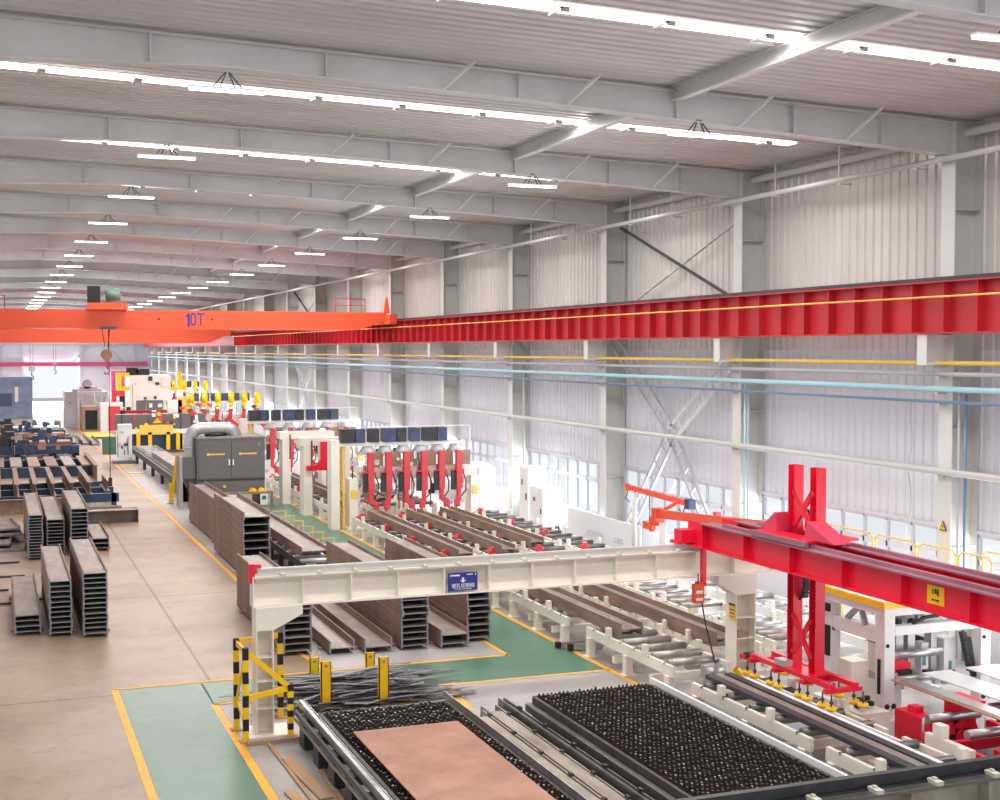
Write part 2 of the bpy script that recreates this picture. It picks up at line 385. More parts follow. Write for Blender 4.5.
# wall pipes
def wp(nm, x, z, r, m, lab):
    t = thing(nm, lab, 'pipe', (x, 0, z)); MB().cyl((0, 10, 0), (0, YE - 4, 0), r, 8).build('pipe', m, t)
    b = MB().box(-.02, 17.9 - x, -.04, .04, -r - .05, -r).build('bracket', 'colm', t, loc=(0, COLY[0], 0))
    for y in COLY[1:14]: q = b.copy(); C.objects.link(q); q.location = (0, y, 0)
wp('gas_pipe', 17.66, 6.14, .045, 'yelpipe', 'yellow pipe running along the right wall just below the crane runway')
wp('air_pipe', 17.70, 5.92, .045, 'pipeg', 'grey pipe running along the right wall between the yellow and the pale blue pipe')
wp('water_pipe', 17.68, 5.62, .06, 'blue', 'pale blue pipe running along the right wall below the grey pipe')
wp('conduit_pipe', 17.72, 5.36, .03, 'blued', 'thin dark blue pipe running along the right wall, lowest of the four')
wp('wall_rail_pipe', 17.8, 3.95, .07, 'pipew', 'thick pale horizontal pipe tying the wall columns at mid height')
for k, (dy, m, lab) in enumerate([(-.55, 'blued', 'dark blue vertical pipe rising beside the rightmost visible column'), (-.36, 'pipeg', 'grey vertical pipe close beside the rightmost visible column')]):
    t = MB().cyl((0, 0, .2), (0, 0, 5.5 + .4 * k), .03, 8).tube([(0, 0, 5.5 + .4 * k), (0, .08, 5.62 + .4 * k), (0, .18, 5.5 + .4 * k)], .03).build('riser_pipe', m, loc=(17.95, COLY[1] + dy, 0), label=lab, cat='pipe')
t = MB().cyl((0, 0, .2), (0, 0, 5.6), .04, 8).build('riser_pipe', 'blue', loc=(17.95, COLY[2] - .35, 0), label='pale blue vertical pipe beside the second visible column from the right', cat='pipe')
t = MB().cyl((0, 0, .2), (0, 0, 5.6), .03, 8).build('riser_pipe', 'pipeg', loc=(17.95, COLY[2] - .5, 0), label='grey vertical pipe beside the second visible column from the right', cat='pipe')
t = MB().cyl((0, 0, 0), (0, 0, 5.2), .05, 8).tube([(0, 0, 5.2), (0, .5, 5.5), (0, .8, 5.5)], .05).build('riser_pipe', 'pipeg', loc=(18.0, 44.6, 1.2), label='grey vertical conduit rising above the tall electrical cabinets', cat='pipe')
pts = [(0, 0, 5.3)] + [(.02 * math.sin(i), .04 * math.sin(i * 1.7), 5.3 - .3 * i) for i in range(1, 10)]
MB().tube(pts, .012, 5).build('hanging_rope', 'pipeg', loc=(17.9, 22.7, 0), label='thin grey rope hanging from the lowest wall pipe near the right edge', cat='rope')

# crane runway
t = thing('crane_runway', 'long red crane runway girder with closely spaced ribs along the right wall', 'crane runway', (17.45, 0, 6.72))
MB().box(-.012, .012, 5, YE - 3, .03, 1.0).build('web', 'runred', t)
MB().box(-.2, .2, 5, YE - 3, 0, .03).box(-.22, .22, 5, YE - 3, 1.0, 1.03).build('flange', 'runred', t)
MB().box(-.04, .04, 5, YE - 3, 1.03, 1.12).build('rail', 'dark', t)
rb = MB().box(-.19, .19, 0, .02, .03, 1.0)
r1 = rb.build('rib', 'runred', t, loc=(0, 12.4, 0))
for i in range(1, 96):
    q = r1.copy(); C.objects.link(q); q.location = (0, 12.4 + .95 * i, 0)
MB().cyl((-.26, 5, .72), (-.26, YE - 3, .72), .022, 6).build('conductor_bar', 'yelpipe', t)

# ---------------------------------------------------------------- lamps
l0 = thing('highbay_lamp', 'x', 'lamp', (3.55, 21.8, 10.6))
MB().box(-.62, .62, -.06, .06, 0, .035).build('housing', 'white', l0)
MB().box(-.6, .6, -.055, .055, -.03, 0).build('tube', 'lamp', l0)
MB().bar((-.24, 0, .035), (-.03, 0, .28), .02).bar((-.12, 0, .035), (-.02, 0, .28), .02).bar((.12, 0, .035), (.02, 0, .28), .02).bar((.24, 0, .035), (.03, 0, .28), .02).build('bracket', 'dark', l0)
for k in range(18):
    y = 21.55 + 8.03 * k
    o = l0 if k == 0 else dup(l0, (3.55, y, 10.6))
    if k == 0: o.location = (3.55, 21.55, 10.58)
    o['label'] = 'bright linear ceiling lamp in the left row, %s from the camera' % ORD[k]; o['group'] = 'ceiling lamps'
for k in range(17):
    o = dup(l0, (12.15, 13.5 + 8.03 * k, 10.35 + .002 * k))
    o['label'] = 'bright linear ceiling lamp in the right row, %s from the camera' % ORD[k]; o['group'] = 'ceiling lamps'

# ---------------------------------------------------------------- overhead cranes
def girder(name, Y, zb, zt, xr, lab, mm='orange'):
    t = thing(name, lab, 'overhead crane', (0, Y, 0))
    MB().prism([(-12, zb), (xr - 1.3, zb), (xr, zb + (zt - zb) * .55), (xr, zt), (-12, zt)], 'y', -.3, .3).build('box_girder', mm, t)
    MB().prism([(-12, zb), (xr - 1.3, zb), (xr, zb + (zt - zb) * .55), (xr, zt), (-12, zt)], 'y', 1.9, 2.4).build('rear_girder', mm, t)
    MB().box(xr - .1, xr + .25, -1.2, 3.4, zt - .55, zt - .1).build('end_carriage', mm, t)
    return t
g1 = girder('overhead_crane', 59.5, 7.33, 8.14, 17.0, 'orange bridge crane marked 10T across the hall, nearest')
MB().prism([(16.9, 8.1), (17.2, 8.1), (17.1, 8.85), (17.02, 8.85)], 'y', -.2, -.1).build('buffer_post', 'orange', g1)
rl = MB()
for x in (14.6, 15.3, 16.0): rl.bar((x, -.2, 8.14), (x, -.2, 8.75), .035)
rl.bar((14.6, -.2, 8.75), (16.0, -.2, 8.75), .035).bar((14.6, -.2, 8.45), (16.0, -.2, 8.45), .03); rl.build('handrail', 'runred', g1)
rl = MB()
for x in (-.3, .15, .4): rl.bar((x, -.2, 8.14), (x, -.2, 8.7), .04)
rl.bar((-.3, -.2, 8.7), (.4, -.2, 8.7), .04); rl.build('handrail', 'runred', g1)
text_obj('0T', .82, 'navyb', g1, (8.36, -.305, 7.72), PI / 2, 0, sx=.72)
MB().prism([(7.93, 7.43), (8.03, 7.43), (8.03, 8.01), (7.94, 8.01), (7.84, 7.88), (7.86, 7.84), (7.93, 7.88)], 'y', -.31, -.3).build('lettering', 'navyb', g1)
MB().cyl((6.7, -.31, 7.75), (6.7, -.29, 7.75), .05, 8).cyl((9.0, -.31, 7.75), (9.0, -.29, 7.75), .05, 8).build('bolt', 'dark', g1)
tr = thing('crane_hoist', 'orange hoist trolley with green motor riding on the 10T crane', 'hoist', (4.6, 59.5, 8.14))
MB().box(-.9, .75, -.6, 2.3, .0, .06).box(-.9, .75, -.6, -.5, .06, .28).build('frame', 'orange', tr)
MB().box(-.85, -.35, -.4, .3, .3, 1.0).build('control_box', 'black', tr)
MB().cyl((-.1, .1, .62), (.5, .1, .68), .28, 12).build('motor', 'green', tr)
c_ = MB()
for x in (-.3, .25): c_.cyl((x, 1.2, 0), (.06 if x > 0 else -.06, 1.2, -1.6), .018, 5)
c_.build('wire_rope', 'dark', tr)
MB().cyl((0, 1.1, -1.95), (0, 1.3, -1.95), .24, 14).build('pulley', 'wood', tr)
MB().box(-.05, .05, 1.14, 1.26, -2.5, -2.15).tube([(0, 1.2, -2.5), (.12, 1.2, -2.62), (.1, 1.2, -2.78), (-.06, 1.2, -2.8), (-.1, 1.2, -2.7)], .04, 6).build('hook', 'pinkp', tr)
MB().cyl((.1, 1.2, 0), (.1, 1.2, -7.4), .02, 5).box(.02, .18, 1.12, 1.28, -7.8, -7.4).build('pendant_control', 'dark', tr)
MB().box(-.35, .3, -.7, -.35, -.85, -.75).build('guide_plate', 'bluec', tr)
g2 = girder('overhead_crane', 105., 6.95, 8.05, 17.0, 'orange bridge crane farther down the hall, partly hidden behind the 10T crane')
for (x, y, z, lab, cat) in ((2.55, 105, 6.9, 'grey hook block hanging in front of the bright end doorway', 'hook'), (5.2, 130, 6.9, 'tiny dark hook hanging in the middle of the bright end doorway', 'hook')):
    t = thing('crane_hook', lab, cat, (x, y, z))
    MB().cyl((-.1, 0, 0), (-.1, 0, -1.7), .015, 5).cyl((.1, 0, 0), (.1, 0, -1.7), .015, 5).build('wire_rope', 'dark', t)
    MB().cyl((0, -.15, -1.9), (0, .15, -1.9), .25 if y < 120 else .2, 12).build('pulley', 'pipeg', t)
    MB().tube([(0, 0, -2.1), (0, 0, -2.4), (.12, 0, -2.5), (.1, 0, -2.7), (-.08, 0, -2.7)], .04, 6).build('hook', 'dark', t)

# ---------------------------------------------------------------- white gantry runways
def white_runway(name, Y, x0, x1, legs, lab):
    t = thing(name, lab, 'gantry runway', (0, Y, 0))
    zb, zt = 2.17, 2.62
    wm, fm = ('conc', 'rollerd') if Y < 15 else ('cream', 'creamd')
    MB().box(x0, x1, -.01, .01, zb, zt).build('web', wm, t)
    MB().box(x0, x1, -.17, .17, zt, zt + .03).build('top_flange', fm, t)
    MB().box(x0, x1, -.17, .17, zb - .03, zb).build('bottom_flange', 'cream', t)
    x = x0 + .012
    while x < x1:
        MB().box(x - .012, x + .012, -.15, .15, zb, zt).build('stiffener', wm, t); x += .83
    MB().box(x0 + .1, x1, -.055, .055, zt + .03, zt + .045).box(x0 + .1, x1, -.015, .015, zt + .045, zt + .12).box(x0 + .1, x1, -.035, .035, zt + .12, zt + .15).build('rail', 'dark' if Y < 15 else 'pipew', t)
    cm = None; x = x0 + .5
    while x < x1:
        if cm is None: cm = MB().box(-.035, .035, -.18, -.04, zt + .03, zt + .065).box(-.015, .015, -.12, -.08, zt + .065, zt + .085).build('rail_clip', 'creamd', t, loc=(x, 0, 0))
        else: q = cm.copy(); C.objects.link(q); q.location = (x, 0, 0)
        x += .62
    MB().box(x0 - .04, x0 + .05, -.09, .09, zt - .08, zt + .24).box(x0 + .05, x0 + .16, -.04, .04, zt + .16, zt + .22).build('end_stop', 'red', t)
    for xl, s in legs:
        lg = MB()
        lg.box(xl - .4, xl + .36, -.32, .4, 0, .03)
        wr = .03 if s > 0 else .17; lg.box(xl - .24, xl - .22, -.2, .2, .04, 1.76).box(xl + wr, xl + wr + .02, -.2, .2, .04, 1.76).box(xl - .22, xl + wr, .08, .1, .04, 1.76)
        for z in (.45, .9, 1.3): lg.box(xl - .22, xl + wr, -.19, .19, z, z + .015)
        L_ = lg.build('leg', 'cream', t)
        e = .32 if s > 0 else .38
        pts = [(xl - .24, 1.76), (xl + wr + .02, 1.76), (xl + .22 + (e if s > 0 else 0), 2.0), (xl + .22 + (e if s > 0 else 0), zb - .03), (xl - .24 - (e if s < 0 else 0), zb - .03), (xl - .24 - (e if s < 0 else 0), 2.0)]
        MB().prism(pts, 'y', -.2, .2).build('bracket', 'cream', L_)
    return t
ga = white_runway('gantry_runway', 21.8, 3.92, 14.35, [(4.2, 1), (13.3, -1)], 'cream white steel gantry runway on legs crossing the hall in mid picture')
gb = white_runway('gantry_runway', 9.3, 3.95, 17.0, [(4.25, 1), (16.5, -1)], 'cream gantry runway with dark rail along the bottom right edge of the photo')
# blue sign on the far runway
sg = thing('name_sign', 'small blue sign with anchor-like arrow and white writing on the white gantry', 'sign', (7.58, 21.62, 2.36))
MB().box(-.27, .27, 0, .02, -.16, .16).build('board', 'navyb', sg)
MB().prism([(-.02, .07), (.02, .07), (.02, .01), (.05, .03), (.055, .02), (0, -.02), (-.055, .02), (-.05, .03), (-.02, .01)], 'y', -.006, 0).build('arrow_emblem', 'signw', sg)
text_obj('锯孔切割线', .085, 'signw', sg, (0, -.004, -.075), PI / 2, 0)
text_obj('SAW DRILL CUTTING LINE', .026, 'signw', sg, (0, -.004, -.13), PI / 2, 0)
MB().box(-.24, -.06, -.005, 0, .10, .125).cyl((-.225, -.005, .112), (-.225, 0, .112), .022, 10).build('logo_strip', 'signw', sg)
MB().box(.07, .18, -.005, 0, .115, .13).box(.225, .24, -.005, 0, .105, .14).build('code_strip', 'signw', sg)
# small notice on right leg
sg = thing('leg_notice', 'small yellow notice on the right leg of the white gantry', 'sign', (13.05, 21.72, 1.42))
MB().box(-.012, 0, -.11, .11, -.16, .16).build('plate', 'yellow', sg); MB().box(-.016, -.012, -.11, .11, .12, .16).box(-.016, -.012, -.08, .08, .03, .05).box(-.016, -.012, -.08, .08, -.04, -.02).box(-.016, -.012, -.08, .08, -.1, -.085).build('writing', 'navyb', sg)
t = MB().add([(0, 0, 0), (.25, 0, 0), (.22, 0, .1), (.14, 0, .13), (.1, 0, .2), (.02, 0, .17), (0, .15, 0), (.25, .12, 0), (.2, .1, .08), (.12, .12, .1), (.08, .1, .15), (.02, .1, .12)],
             [(0, 1, 2, 3, 4, 5), (6, 7, 8, 9, 10, 11), (0, 1, 7, 6), (1, 2, 8, 7), (2, 3, 9, 8), (3, 4, 10, 9), (4, 5, 11, 10), (5, 0, 6, 11)]).build('crumpled_rag', 'rust3', loc=(13.12, 21.65, .915), label='crumpled brown rag lying on a plate of the right gantry leg', cat='rag')
t = thing('cable_winch', 'small dark hose reel with red knob on the right gantry leg', 'reel', (13.2, 21.55, .6))
MB().cyl((0, -.03, 0), (.2, -.03, 0), .07, 10).tube([(.15, -.03, 0), (.25, -.03, -.08), (.22, -.03, -.2)], .015).build('reel', 'rubber', t); MB().box(-.07, -.01, -.09, .03, -.04, .04).build('knob', 'red', t)

# ---------------------------------------------------------------- red double-girder crane
t = thing('red_gantry_crane', 'red double-girder crane riding on the two white runways', 'crane', (12.05, 0, 0))
for dx, nm in ((0, 'front_girder'), (.74, 'rear_girder')):
    zb, zt = 2.775, 3.2
    g_ = MB().box(dx + .13, dx + .15, 7.8, 21.9, zb, zt).box(dx, dx + .28, 7.8, 21.9, zb - .02, zb)
    G = g_.build(nm, 'red', t)
    MB().box(dx - .02, dx + .30, 7.8, 21.2, zt, zt + .025).build('top_flange', 'redd', G)
    MB().box(dx + .10, dx + .18, 7.8, 20.6, zt + .025, zt + .08).build('trolley_rail', 'redd', G)
    for y in [21.15 - 1.42 * i for i in range(10)]:
        MB().box(dx + .005, dx + .13, y - .008, y + .008, zb, zt).build('stiffener', 'red', G)
for y, nm in ((21.8, 'end_truck'), (9.3, 'end_truck')):
    MB().box(-.14, 1.3, y - .16, y + .14, 2.79, 3.04).box(-.22, -.14, y - .16, y + .16, 2.78, 2.84).build(nm, 'red', t)
MB().box(.2, .28, 21.46, 21.56, 2.0, 2.78).box(.1, .28, 21.44, 21.58, 2.0, 2.08).build('guide_arm', 'red', t)
MB().box(.115, .13, 14.68, 15.03, 2.86, 3.12).build('notice_plate', 'yellow', t)
np_ = [c for c in kids(t) if c.name.startswith('notice_plate')][0]; np_['label'] = 'yellow notice plate on the red girder'
text_obj('1吨', .11, 'black', np_, (.112, 14.855, 3.03), PI / 2, -PI / 2); text_obj('SET TYPE', .038, 'black', np_, (.112, 14.855, 2.92), PI / 2, -PI / 2)
ch = MB()
for i in range(9): ch.box(.55, .67, 18.66 + .02 * max(0, i - 5), 18.74 + .02 * max(0, i - 5), 2.72 - .06 * i, 2.765 - .06 * i)
ch.tube([(.56, 18.7, 2.75), (.56, 18.7, 2.3), (.56, 18.85, 2.18), (.56, 19.0, 2.3)], .02); ch.build('cable_chain', 'rubber', t)
# trolley with mast and magnets
t = thing('lifting_mast', 'red lattice lifting mast with wing plates and yellow magnets on the red crane', 'crane trolley', (12.58, 18.6, 0))
for y0, y1 in ((-.75, -.47), (.47, .8)): MB().box(-.5, .5, y0, y1, 3.30, 3.34).build('trolley_plate', 'red', t)
for x0, x1 in ((-.5, -.16), (.16, .5)): MB().box(x0, x1, -.47, .47, 3.30, 3.34).build('trolley_plate', 'red', t)
MB().box(-.56, -.5, -.8, .85, 3.24, 3.33).build('wheel_cover', 'redd', t)
MB().prism([(.95, 3.34), (.44, 3.34), (.44, 3.66), (.5, 3.66)], 'x', -.3, .0).build('wing_plate', 'wing', t)
MB().prism([(-1.25, 3.34), (-.44, 3.34), (-.50, 3.62)], 'x', -.34, .0).build('wing_plate', 'wing', t)
for y in (-.32, .32):
    MB().box(-.09, .09, y - .095, y - .075, 1.05, 4.47).box(-.09, .09, y + .075, y + .095, 1.05, 4.47).box(.05, .07, y - .08, y + .08, 1.05, 4.47).build('mast_post', 'red', t)
for z0, z1 in ((3.45, 4.05), (1.3, 1.95)):
    MB().bar((-.07, -.27, z0), (-.07, .27, z1), .1, .04, up=(1, 0, 0)).bar((-.07, .27, z0), (-.07, -.27, z1), .1, .04, up=(1, 0, 0)).cbox((-.07, 0, (z0 + z1) / 2), (.05, .16, .2)).build('cross_brace', 'red', t)
MB().cyl((.05, 0, 3.45), (.05, 0, 3.75), .07, 10).build('drive_motor', 'dark', t)
fr = MB()
for x in (-.22, .22): fr.box(x - .05, x + .05, -1.1, 1.3, 1.0, 1.08)
for y in (-1.05, -.4, .45, 1.2): fr.box(-.34, .34, y - .05, y + .05, .94, 1.01)
fr.box(-.2, .2, -.45, .45, .99, 1.07)
FR = fr.build('magnet_frame', 'red', t)
for y in (-1.05, -.4, .45, 1.2):
    for x in (-.3, .3):
        for d in (-.12, .12):
            MB().cyl((0, 0, -.06), (0, 0, 0), .085, 14).build('magnet', 'yellow', FR, loc=(x, y + d, .76))
            MB().cyl((x, y + d, .76), (x, y + d, .95), .013, 6).cyl((x, y + d, .8), (x, y + d, .84), .03, 6).build('magnet_rod', 'dark', FR)
MB().cbox((-.2, .35, 1.13), (.18, .28, .1)).build('junction_box', 'greyl', t)

# ---------------------------------------------------------------- guard posts
def hz_post(x, y, h, par):
    m = MB(); n = 8
    for i in range(n): m.box(x - .045, x + .045, y - .045, y + .045, h * i / n, h * (i + 1) / n, i % 2)
    p = m.build('post', ['yellow', 'black'], par); MB().box(x - .1, x + .1, y - .1, y + .1, 0, .02).build('foot', 'wood', p); return p
t = thing('leg_guard', 'yellow and black striped guard rail around the left gantry leg', 'guard rail', (0, 0, 0))
for x, y, h in ((3.72, 22.15, 1.55), (3.74, 21.38, 1.55), (4.5, 21.5, .86), (4.56, 22.62, 1.5)): hz_post(x, y, h, t)
br = MB().bar((3.74, 21.38, 1.5), (4.5, 21.5, .8), .03, .09).bar((3.74, 21.38, .72), (4.5, 21.5, .8), .03, .09)
br.bar((3.72, 22.15, 1.48), (3.74, 21.38, 1.48), .03, .09).bar((3.72, 22.15, .5), (3.74, 21.38, 1.45), .03, .08).bar((3.72, 22.15, .5), (3.74, 21.38, .3), .03, .07)
br.bar((3.72, 22.15, 1.5), (4.56, 22.62, 1.45), .03, .09); br.build('brace', 'yellow', t)
MB().box(3.72, 5.1, 21.12, 21.22, 0, .07).build('timber_block', 'rust3', loc=(0, 0, 0), label='long brown timber lying at the foot of the left gantry leg', cat='timber')

# bollards by the scrap
for (x, y, h, m, lab) in ((5.82, 25.5, .32, 'yellow', 'short worn yellow bollard behind the scrap strips, nearer the gantry leg'),
                          (5.44, 22.9, .85, 'yellow', 'flat yellow steel stake in front of the scrap strips, left one'),
                          (6.99, 25.6, .3, 'yellow', 'short worn yellow bollard behind the scrap strips, farther right'),
                          (6.49, 22.85, .85, 'yellow', 'flat yellow steel stake in front of the scrap strips, right one')):
    b = thing('bollard', lab, 'bollard', (x, y, 0), group='yellow bollards around the scrap')
    MB().box(-.09, .09, -.015, .015, 0, h).box(-.09, -.075, -.015, .08, 0, h).box(.075, .09, -.015, .08, 0, h).build('stake', 'yellow', b); MB().cyl((0, -.02, h - .08), (0, .0, h - .08), .03, 8).build('lifting_hole', 'rust3', b)
# scrap strips
m = MB()
for i in range(170):
    a = random.gauss(.05, .12); L_ = random.uniform(1.2, 2.6); cx = random.gauss(6.1, .5); cy = random.uniform(22.75, 24.7); z = .03 + .42 * max(0, 1 - abs(cy - 23.7) / 1.1) * random.random()
    pts = []
    for j in range(6):
        s_ = (j / 5 - .5) * L_; pts.append((cx + s_ * math.cos(a), cy + s_ * math.sin(a) + .04 * math.sin(j * 1.3 + i), z + .04 * math.sin(j * .9 + i)))
    for p, q in zip(pts[:-1], pts[1:]): m.bar(p, q, random.choice((.05, .08, .12)), .008)
m.build('scrap_strips', 'scrap', kind='stuff', label='heap of thin dark steel offcut strips between the yellow stakes', category='scrap')

# ---------------------------------------------------------------- cutting tables
def cutting_table(x0, x1, y0, y1, z, lab, railside):
    t = thing('cutting_table', lab, 'cutting table', (x0, y0, 0)); W = x1 - x0; Ln = y1 - y0
    MB().box(-.03, .03, 0, Ln, .1, z - .05).box(W - .03, W + .03, 0, Ln, .1, z - .05).box(0, W, -.03, .03, .1, z - .05).box(0, W, Ln - .03, Ln + .03, .1, z - .05).build('frame', 'grate', t)
    MB().box(.05, W - .05, .05, Ln - .05, .1, .16).build('slag_tray', 'grate', t)
    sl = MB(); y = .12; ts = .075
    while y < Ln - .05:   # serrated slats across the table
        nseg = int((W - .06) / ts); wob = random.uniform(-.01, .01)
        for j in range(nseg):
            x = .03 + ts * j; h = z + random.uniform(-.02, .03); b_ = z - .055; yy = y + wob + random.uniform(-.006, .006)
            for q in (-.006, .006):
                sl.add([(x, yy + q, z - .2), (x + ts, yy + q, z - .2), (x + ts, yy + q, b_), (x + ts * .62, yy + q, h), (x + ts * .38, yy + q, h), (x, yy + q, b_)], [(0, 1, 2, 3, 4, 5)])
            sl.add([(x + ts * .3, yy - .012, h), (x + ts * .7, yy - .012, h), (x + ts * .7, yy + .012, h + .004), (x + ts * .3, yy + .012, h + .004), (x + ts * .34, yy - .012, h - .022), (x + ts * .66, yy - .012, h - .022)], [(0, 1, 2, 3), (0, 1, 5, 4)], 1 if random.random() < .3 else 0)
        y += .15
    sl.build('slats', ['grate', 'gratet'], t)
    return t, W, Ln
t1, W, Ln = cutting_table(4.83, 6.98, 12.2, 20.75, .58, 'dark slatted cutting table holding the orange-brown plate, left one', 0)
MB().box(-.22, -.14, 0, Ln + .6, .5, .62).box(-.15, -.14, 0, Ln + .6, .62, .64).build('side_rail', ['steel'], t1)
m = MB()
for i in range(9): m.box(-.3, -.06, .4 + i * 1.0, .75 + i * 1.0, .0, .48)
m.box(-.32, -.28, 0, Ln + .5, .42, .5); m.build('support_box', 'dark', t1)
m = MB().box(-.31, -.12, 0, Ln + .6, .3, .36); m.build('walk_ledge', 'rust2', t1)
MB().box(W + .04, W + .06, 0, Ln + .3, .5, .63).build('edge_strip', 'steel', t1)
t2, W, Ln = cutting_table(8.46, 10.68, 11.0, 20.5, .58, 'dark slatted cutting table without plate, right one', 0)
MB().box(W + .04, W + .09, 0, Ln + .1, .5, .62).build('edge_strip', 'signw', t2)
MB().box(-.16, -.05, 0, Ln, .3, .42).build('side_beam', 'rollerd', t2)
pl = MB().box(4.97, 6.64, 12.6, 19.2, 0, .02); pl.build('steel_plate', 'copper', loc=(0, 0, .62), label='large orange-brown steel plate lying on the left cutting table', cat='plate')
m = thing('plate_scribe', 'x', 'x'); bpy.data.objects.remove(m)
# rails and trays between the tables
for (x0, x1, y0, y1, z0, z1, mt, lab, nm) in (
        (7.12, 7.58, 12, 20.6, .12, .36, 'conc', 'wide dusty grey tray between the cutting tables, beside the left table', 'tray'),
        (7.64, 7.93, 12, 20.9, .12, .34, 'rust2', 'narrower dusty grey tray in the middle between the cutting tables', 'tray'),
        (8.0, 8.12, 12, 21.0, .05, .42, 'rollerd', 'dark rail beam between the cutting tables, left of the right table', 'rail_beam')):
    t = thing(nm, lab, 'rail' if 'rail' in nm else 'tray', (x0, y0, 0)); L_ = y1 - y0; w = x1 - x0
    MB().box(0, w, 0, L_, 0, z0 + .1).box(0, .025, 0, L_, z0, z1).box(w - .025, w, 0, L_, z0, z1).build('channel', mt, t)
    MB().box(w * .08, w * .92, 0, L_ - .3, z0 + .1, z1 - .025).build('filling', 'conc' if nm == 'tray' else 'dark', t)
    b = MB().box(w - .04, w + .01, 0, .1, z1, z1 + .035).build('lug', 'dark', t, loc=(0, .5, 0))
    for i in range(1, 8): q = b.copy(); C.objects.link(q); q.location = (0, .5 + i * 1.1, 0)
MB().bar((0, 0, .04), (.28, 1.1, .04), .05, .05).build('offcut_bar', 'dark', loc=(7.88, 20.2, 0), label='short dark steel bar on the floor at the far end of the trays', cat='bar')
for (x, y, a, L_, w, lab) in ((4.12, 18.0, .02, 3.1, .05, 'long narrow reddish timber lath on the floor at the bottom edge, leftmost'), (4.33, 18.2, .08, 2.0, .2, 'broad brown plank on the floor at the bottom edge'),
                              (4.02, 17.4, .1, 1.3, .16, 'short brown plank cut by the bottom edge of the photo'), (4.5, 17.6, -.02, 1.9, .07, 'greyish lath lying right of the broad brown plank')):
    MB().box(-w / 2, w / 2, 0, L_, 0, .025).build('plank', 'wood', loc=(x, y, .008), rot=a, label=lab, cat='plank')

# ---------------------------------------------------------------- H-beams
def hbeam(W, H, L, tf=.03, tw=.02):
    m = MB().box(0, tf, 0, L, 0, H).box(W - tf, W, 0, L, 0, H).box(tf, W - tf, 0, L, H * .3, H * .3 + tw, 1)
    e = .0015  # bluish sawn ends
    m.box(-e, tf + e, -e, 0, 0, H, 2).box(W - tf - e, W + e, -e, 0, 0, H, 2).box(tf, W - tf, -e, 0, H * .3, H * .3 + tw, 2)
    return m
def pos(i, n):
    return 'topmost' if i == n - 1 else ('lowest' if i == 0 else '%s from the floor' % ORD[i])
def stack(x0, x1, y0, y1, n, zt, desc, grp, rot=0, z0=.05, jit=.05, dunn=True):
    W = x1 - x0; H = (zt - z0) / n; first = None
    for i in range(n):
        dx = random.uniform(-.012, .012); dy = random.uniform(-jit, jit)
        if first is None:
            o = first = hbeam(W, H - .002, y1 - y0).build('steel_girder', ['rust', 'rust2', 'edge'], cat='beam', label='x')
        else:
            o = first.copy(); C.objects.link(o)
        o.location = (x0 + dx, y0 + dy, z0 + i * H); o.rotation_euler = (0, 0, rot)
        o['label'] = 'rusty H-beam, %s in %s' % (pos(i, n), desc) if n > 1 else 'single rusty H-beam %s' % desc
        o['group'] = grp
    if dunn:
        m = MB()
        for k, y in enumerate((y0 + .6, y1 - .8)):
            MB().box(x0 - .08, x1 + .08, y - .06, y + .06, 0, z0).build('bearer', 'rust3', label='bearer under the %s end of %s' % (('near', 'far')[k], desc) if n > 1 else 'bearer under the %s end of the %s single floor beam' % (('near', 'far')[k], 'left' if x0 < 7 else 'right'), cat='bearer')
LG = 'H-beams stacked left of the aisle'; RG = 'H-beams stacked right of the aisle'; GG = 'H-beams stacked under the white gantry'
stack(.32, .88, 31.2, 36.7, 4, .52, 'the low stack at the far left', LG)
stack(1.05, 1.53, 30.8, 36.4, 11, 1.32, 'the tall front stack, left one', LG)
stack(1.75, 2.28, 30.5, 36.1, 13, 1.50, 'the tall front stack, right one', LG)
stack(.86, 1.29, 42.4, 49.1, 15, 1.42, 'the leftmost rear stack', LG)
stack(1.44, 1.97, 43.4, 50.3, 10, 1.15, 'the middle rear stack', LG)
stack(2.12, 2.64, 42.8, 48.5, 12, 1.55, 'the right rear stack', LG)
stack(2.80, 3.33, 43.6, 47.3, 3, .48, 'the short low rear stack', LG)
stack(6.72, 7.33, 43.6, 50.2, 7, 1.46, 'the far aisle stack before the grey cabinet', RG)
stack(6.44, 7.2, 37.0, 42.4, 8, 1.85, 'the tall aisle stack behind the gantry end', RG)
stack(5.54, 6.14, 27.1, 32.8, 9, 1.36, 'the aisle stack behind the left gantry leg', RG)
stack(6.46, 7.0, 26.9, 31.5, 1, .30, 'with a bent lip on the floor right of the aisle stack', GG)
stack(7.18, 7.78, 26.7, 31.8, 1, .32, 'lying beside the tall gantry stack on its left', GG)
stack(7.98, 8.58, 26.7, 33.5, 10, 1.45, 'the tall stack below the blue sign', GG)
stack(8.82, 9.45, 26.6, 31, 2, .42, 'the low stack between the two tall ones', GG)
stack(9.56, 10.1, 27.0, 33.5, 10, 1.45, 'the tall stack by the green walkway', GG)
for i, (x, y, L_, lab) in enumerate(((8.6, 34.4, 3.0, 'left'), (9.05, 34.2, 3.2, 'middle'), (9.3, 34.0, 3.5, 'right'))):
    MB().box(0, .02, 0, L_, 0, .35).box(0, .12, 0, L_, 0, .02).build('steel_angle', 'rust', loc=(x, y, 0), label='upright brown steel angle beyond the gantry beam, %s of three' % lab, cat='angle')
t = MB().box(0, .02, 0, 7.5, 0, .3).box(-.25, .25, 0, 7.5, .3, .32).box(-.25, .25, 0, 7.5, 0, .02).build('steel_girder', 'rust', loc=(11.15, 30.6, 0), label='rusty beam lying along the yellow line beside the first roller lane', cat='beam')
t = MB().box(0, .02, 0, 8, 0, .25).box(-.15, .15, 0, 8, .25, .27).build('steel_girder', 'rust', loc=(11.72, 27.6, 0), label='low rusty beam between the yellow line and the roller frame', cat='beam') if False else None

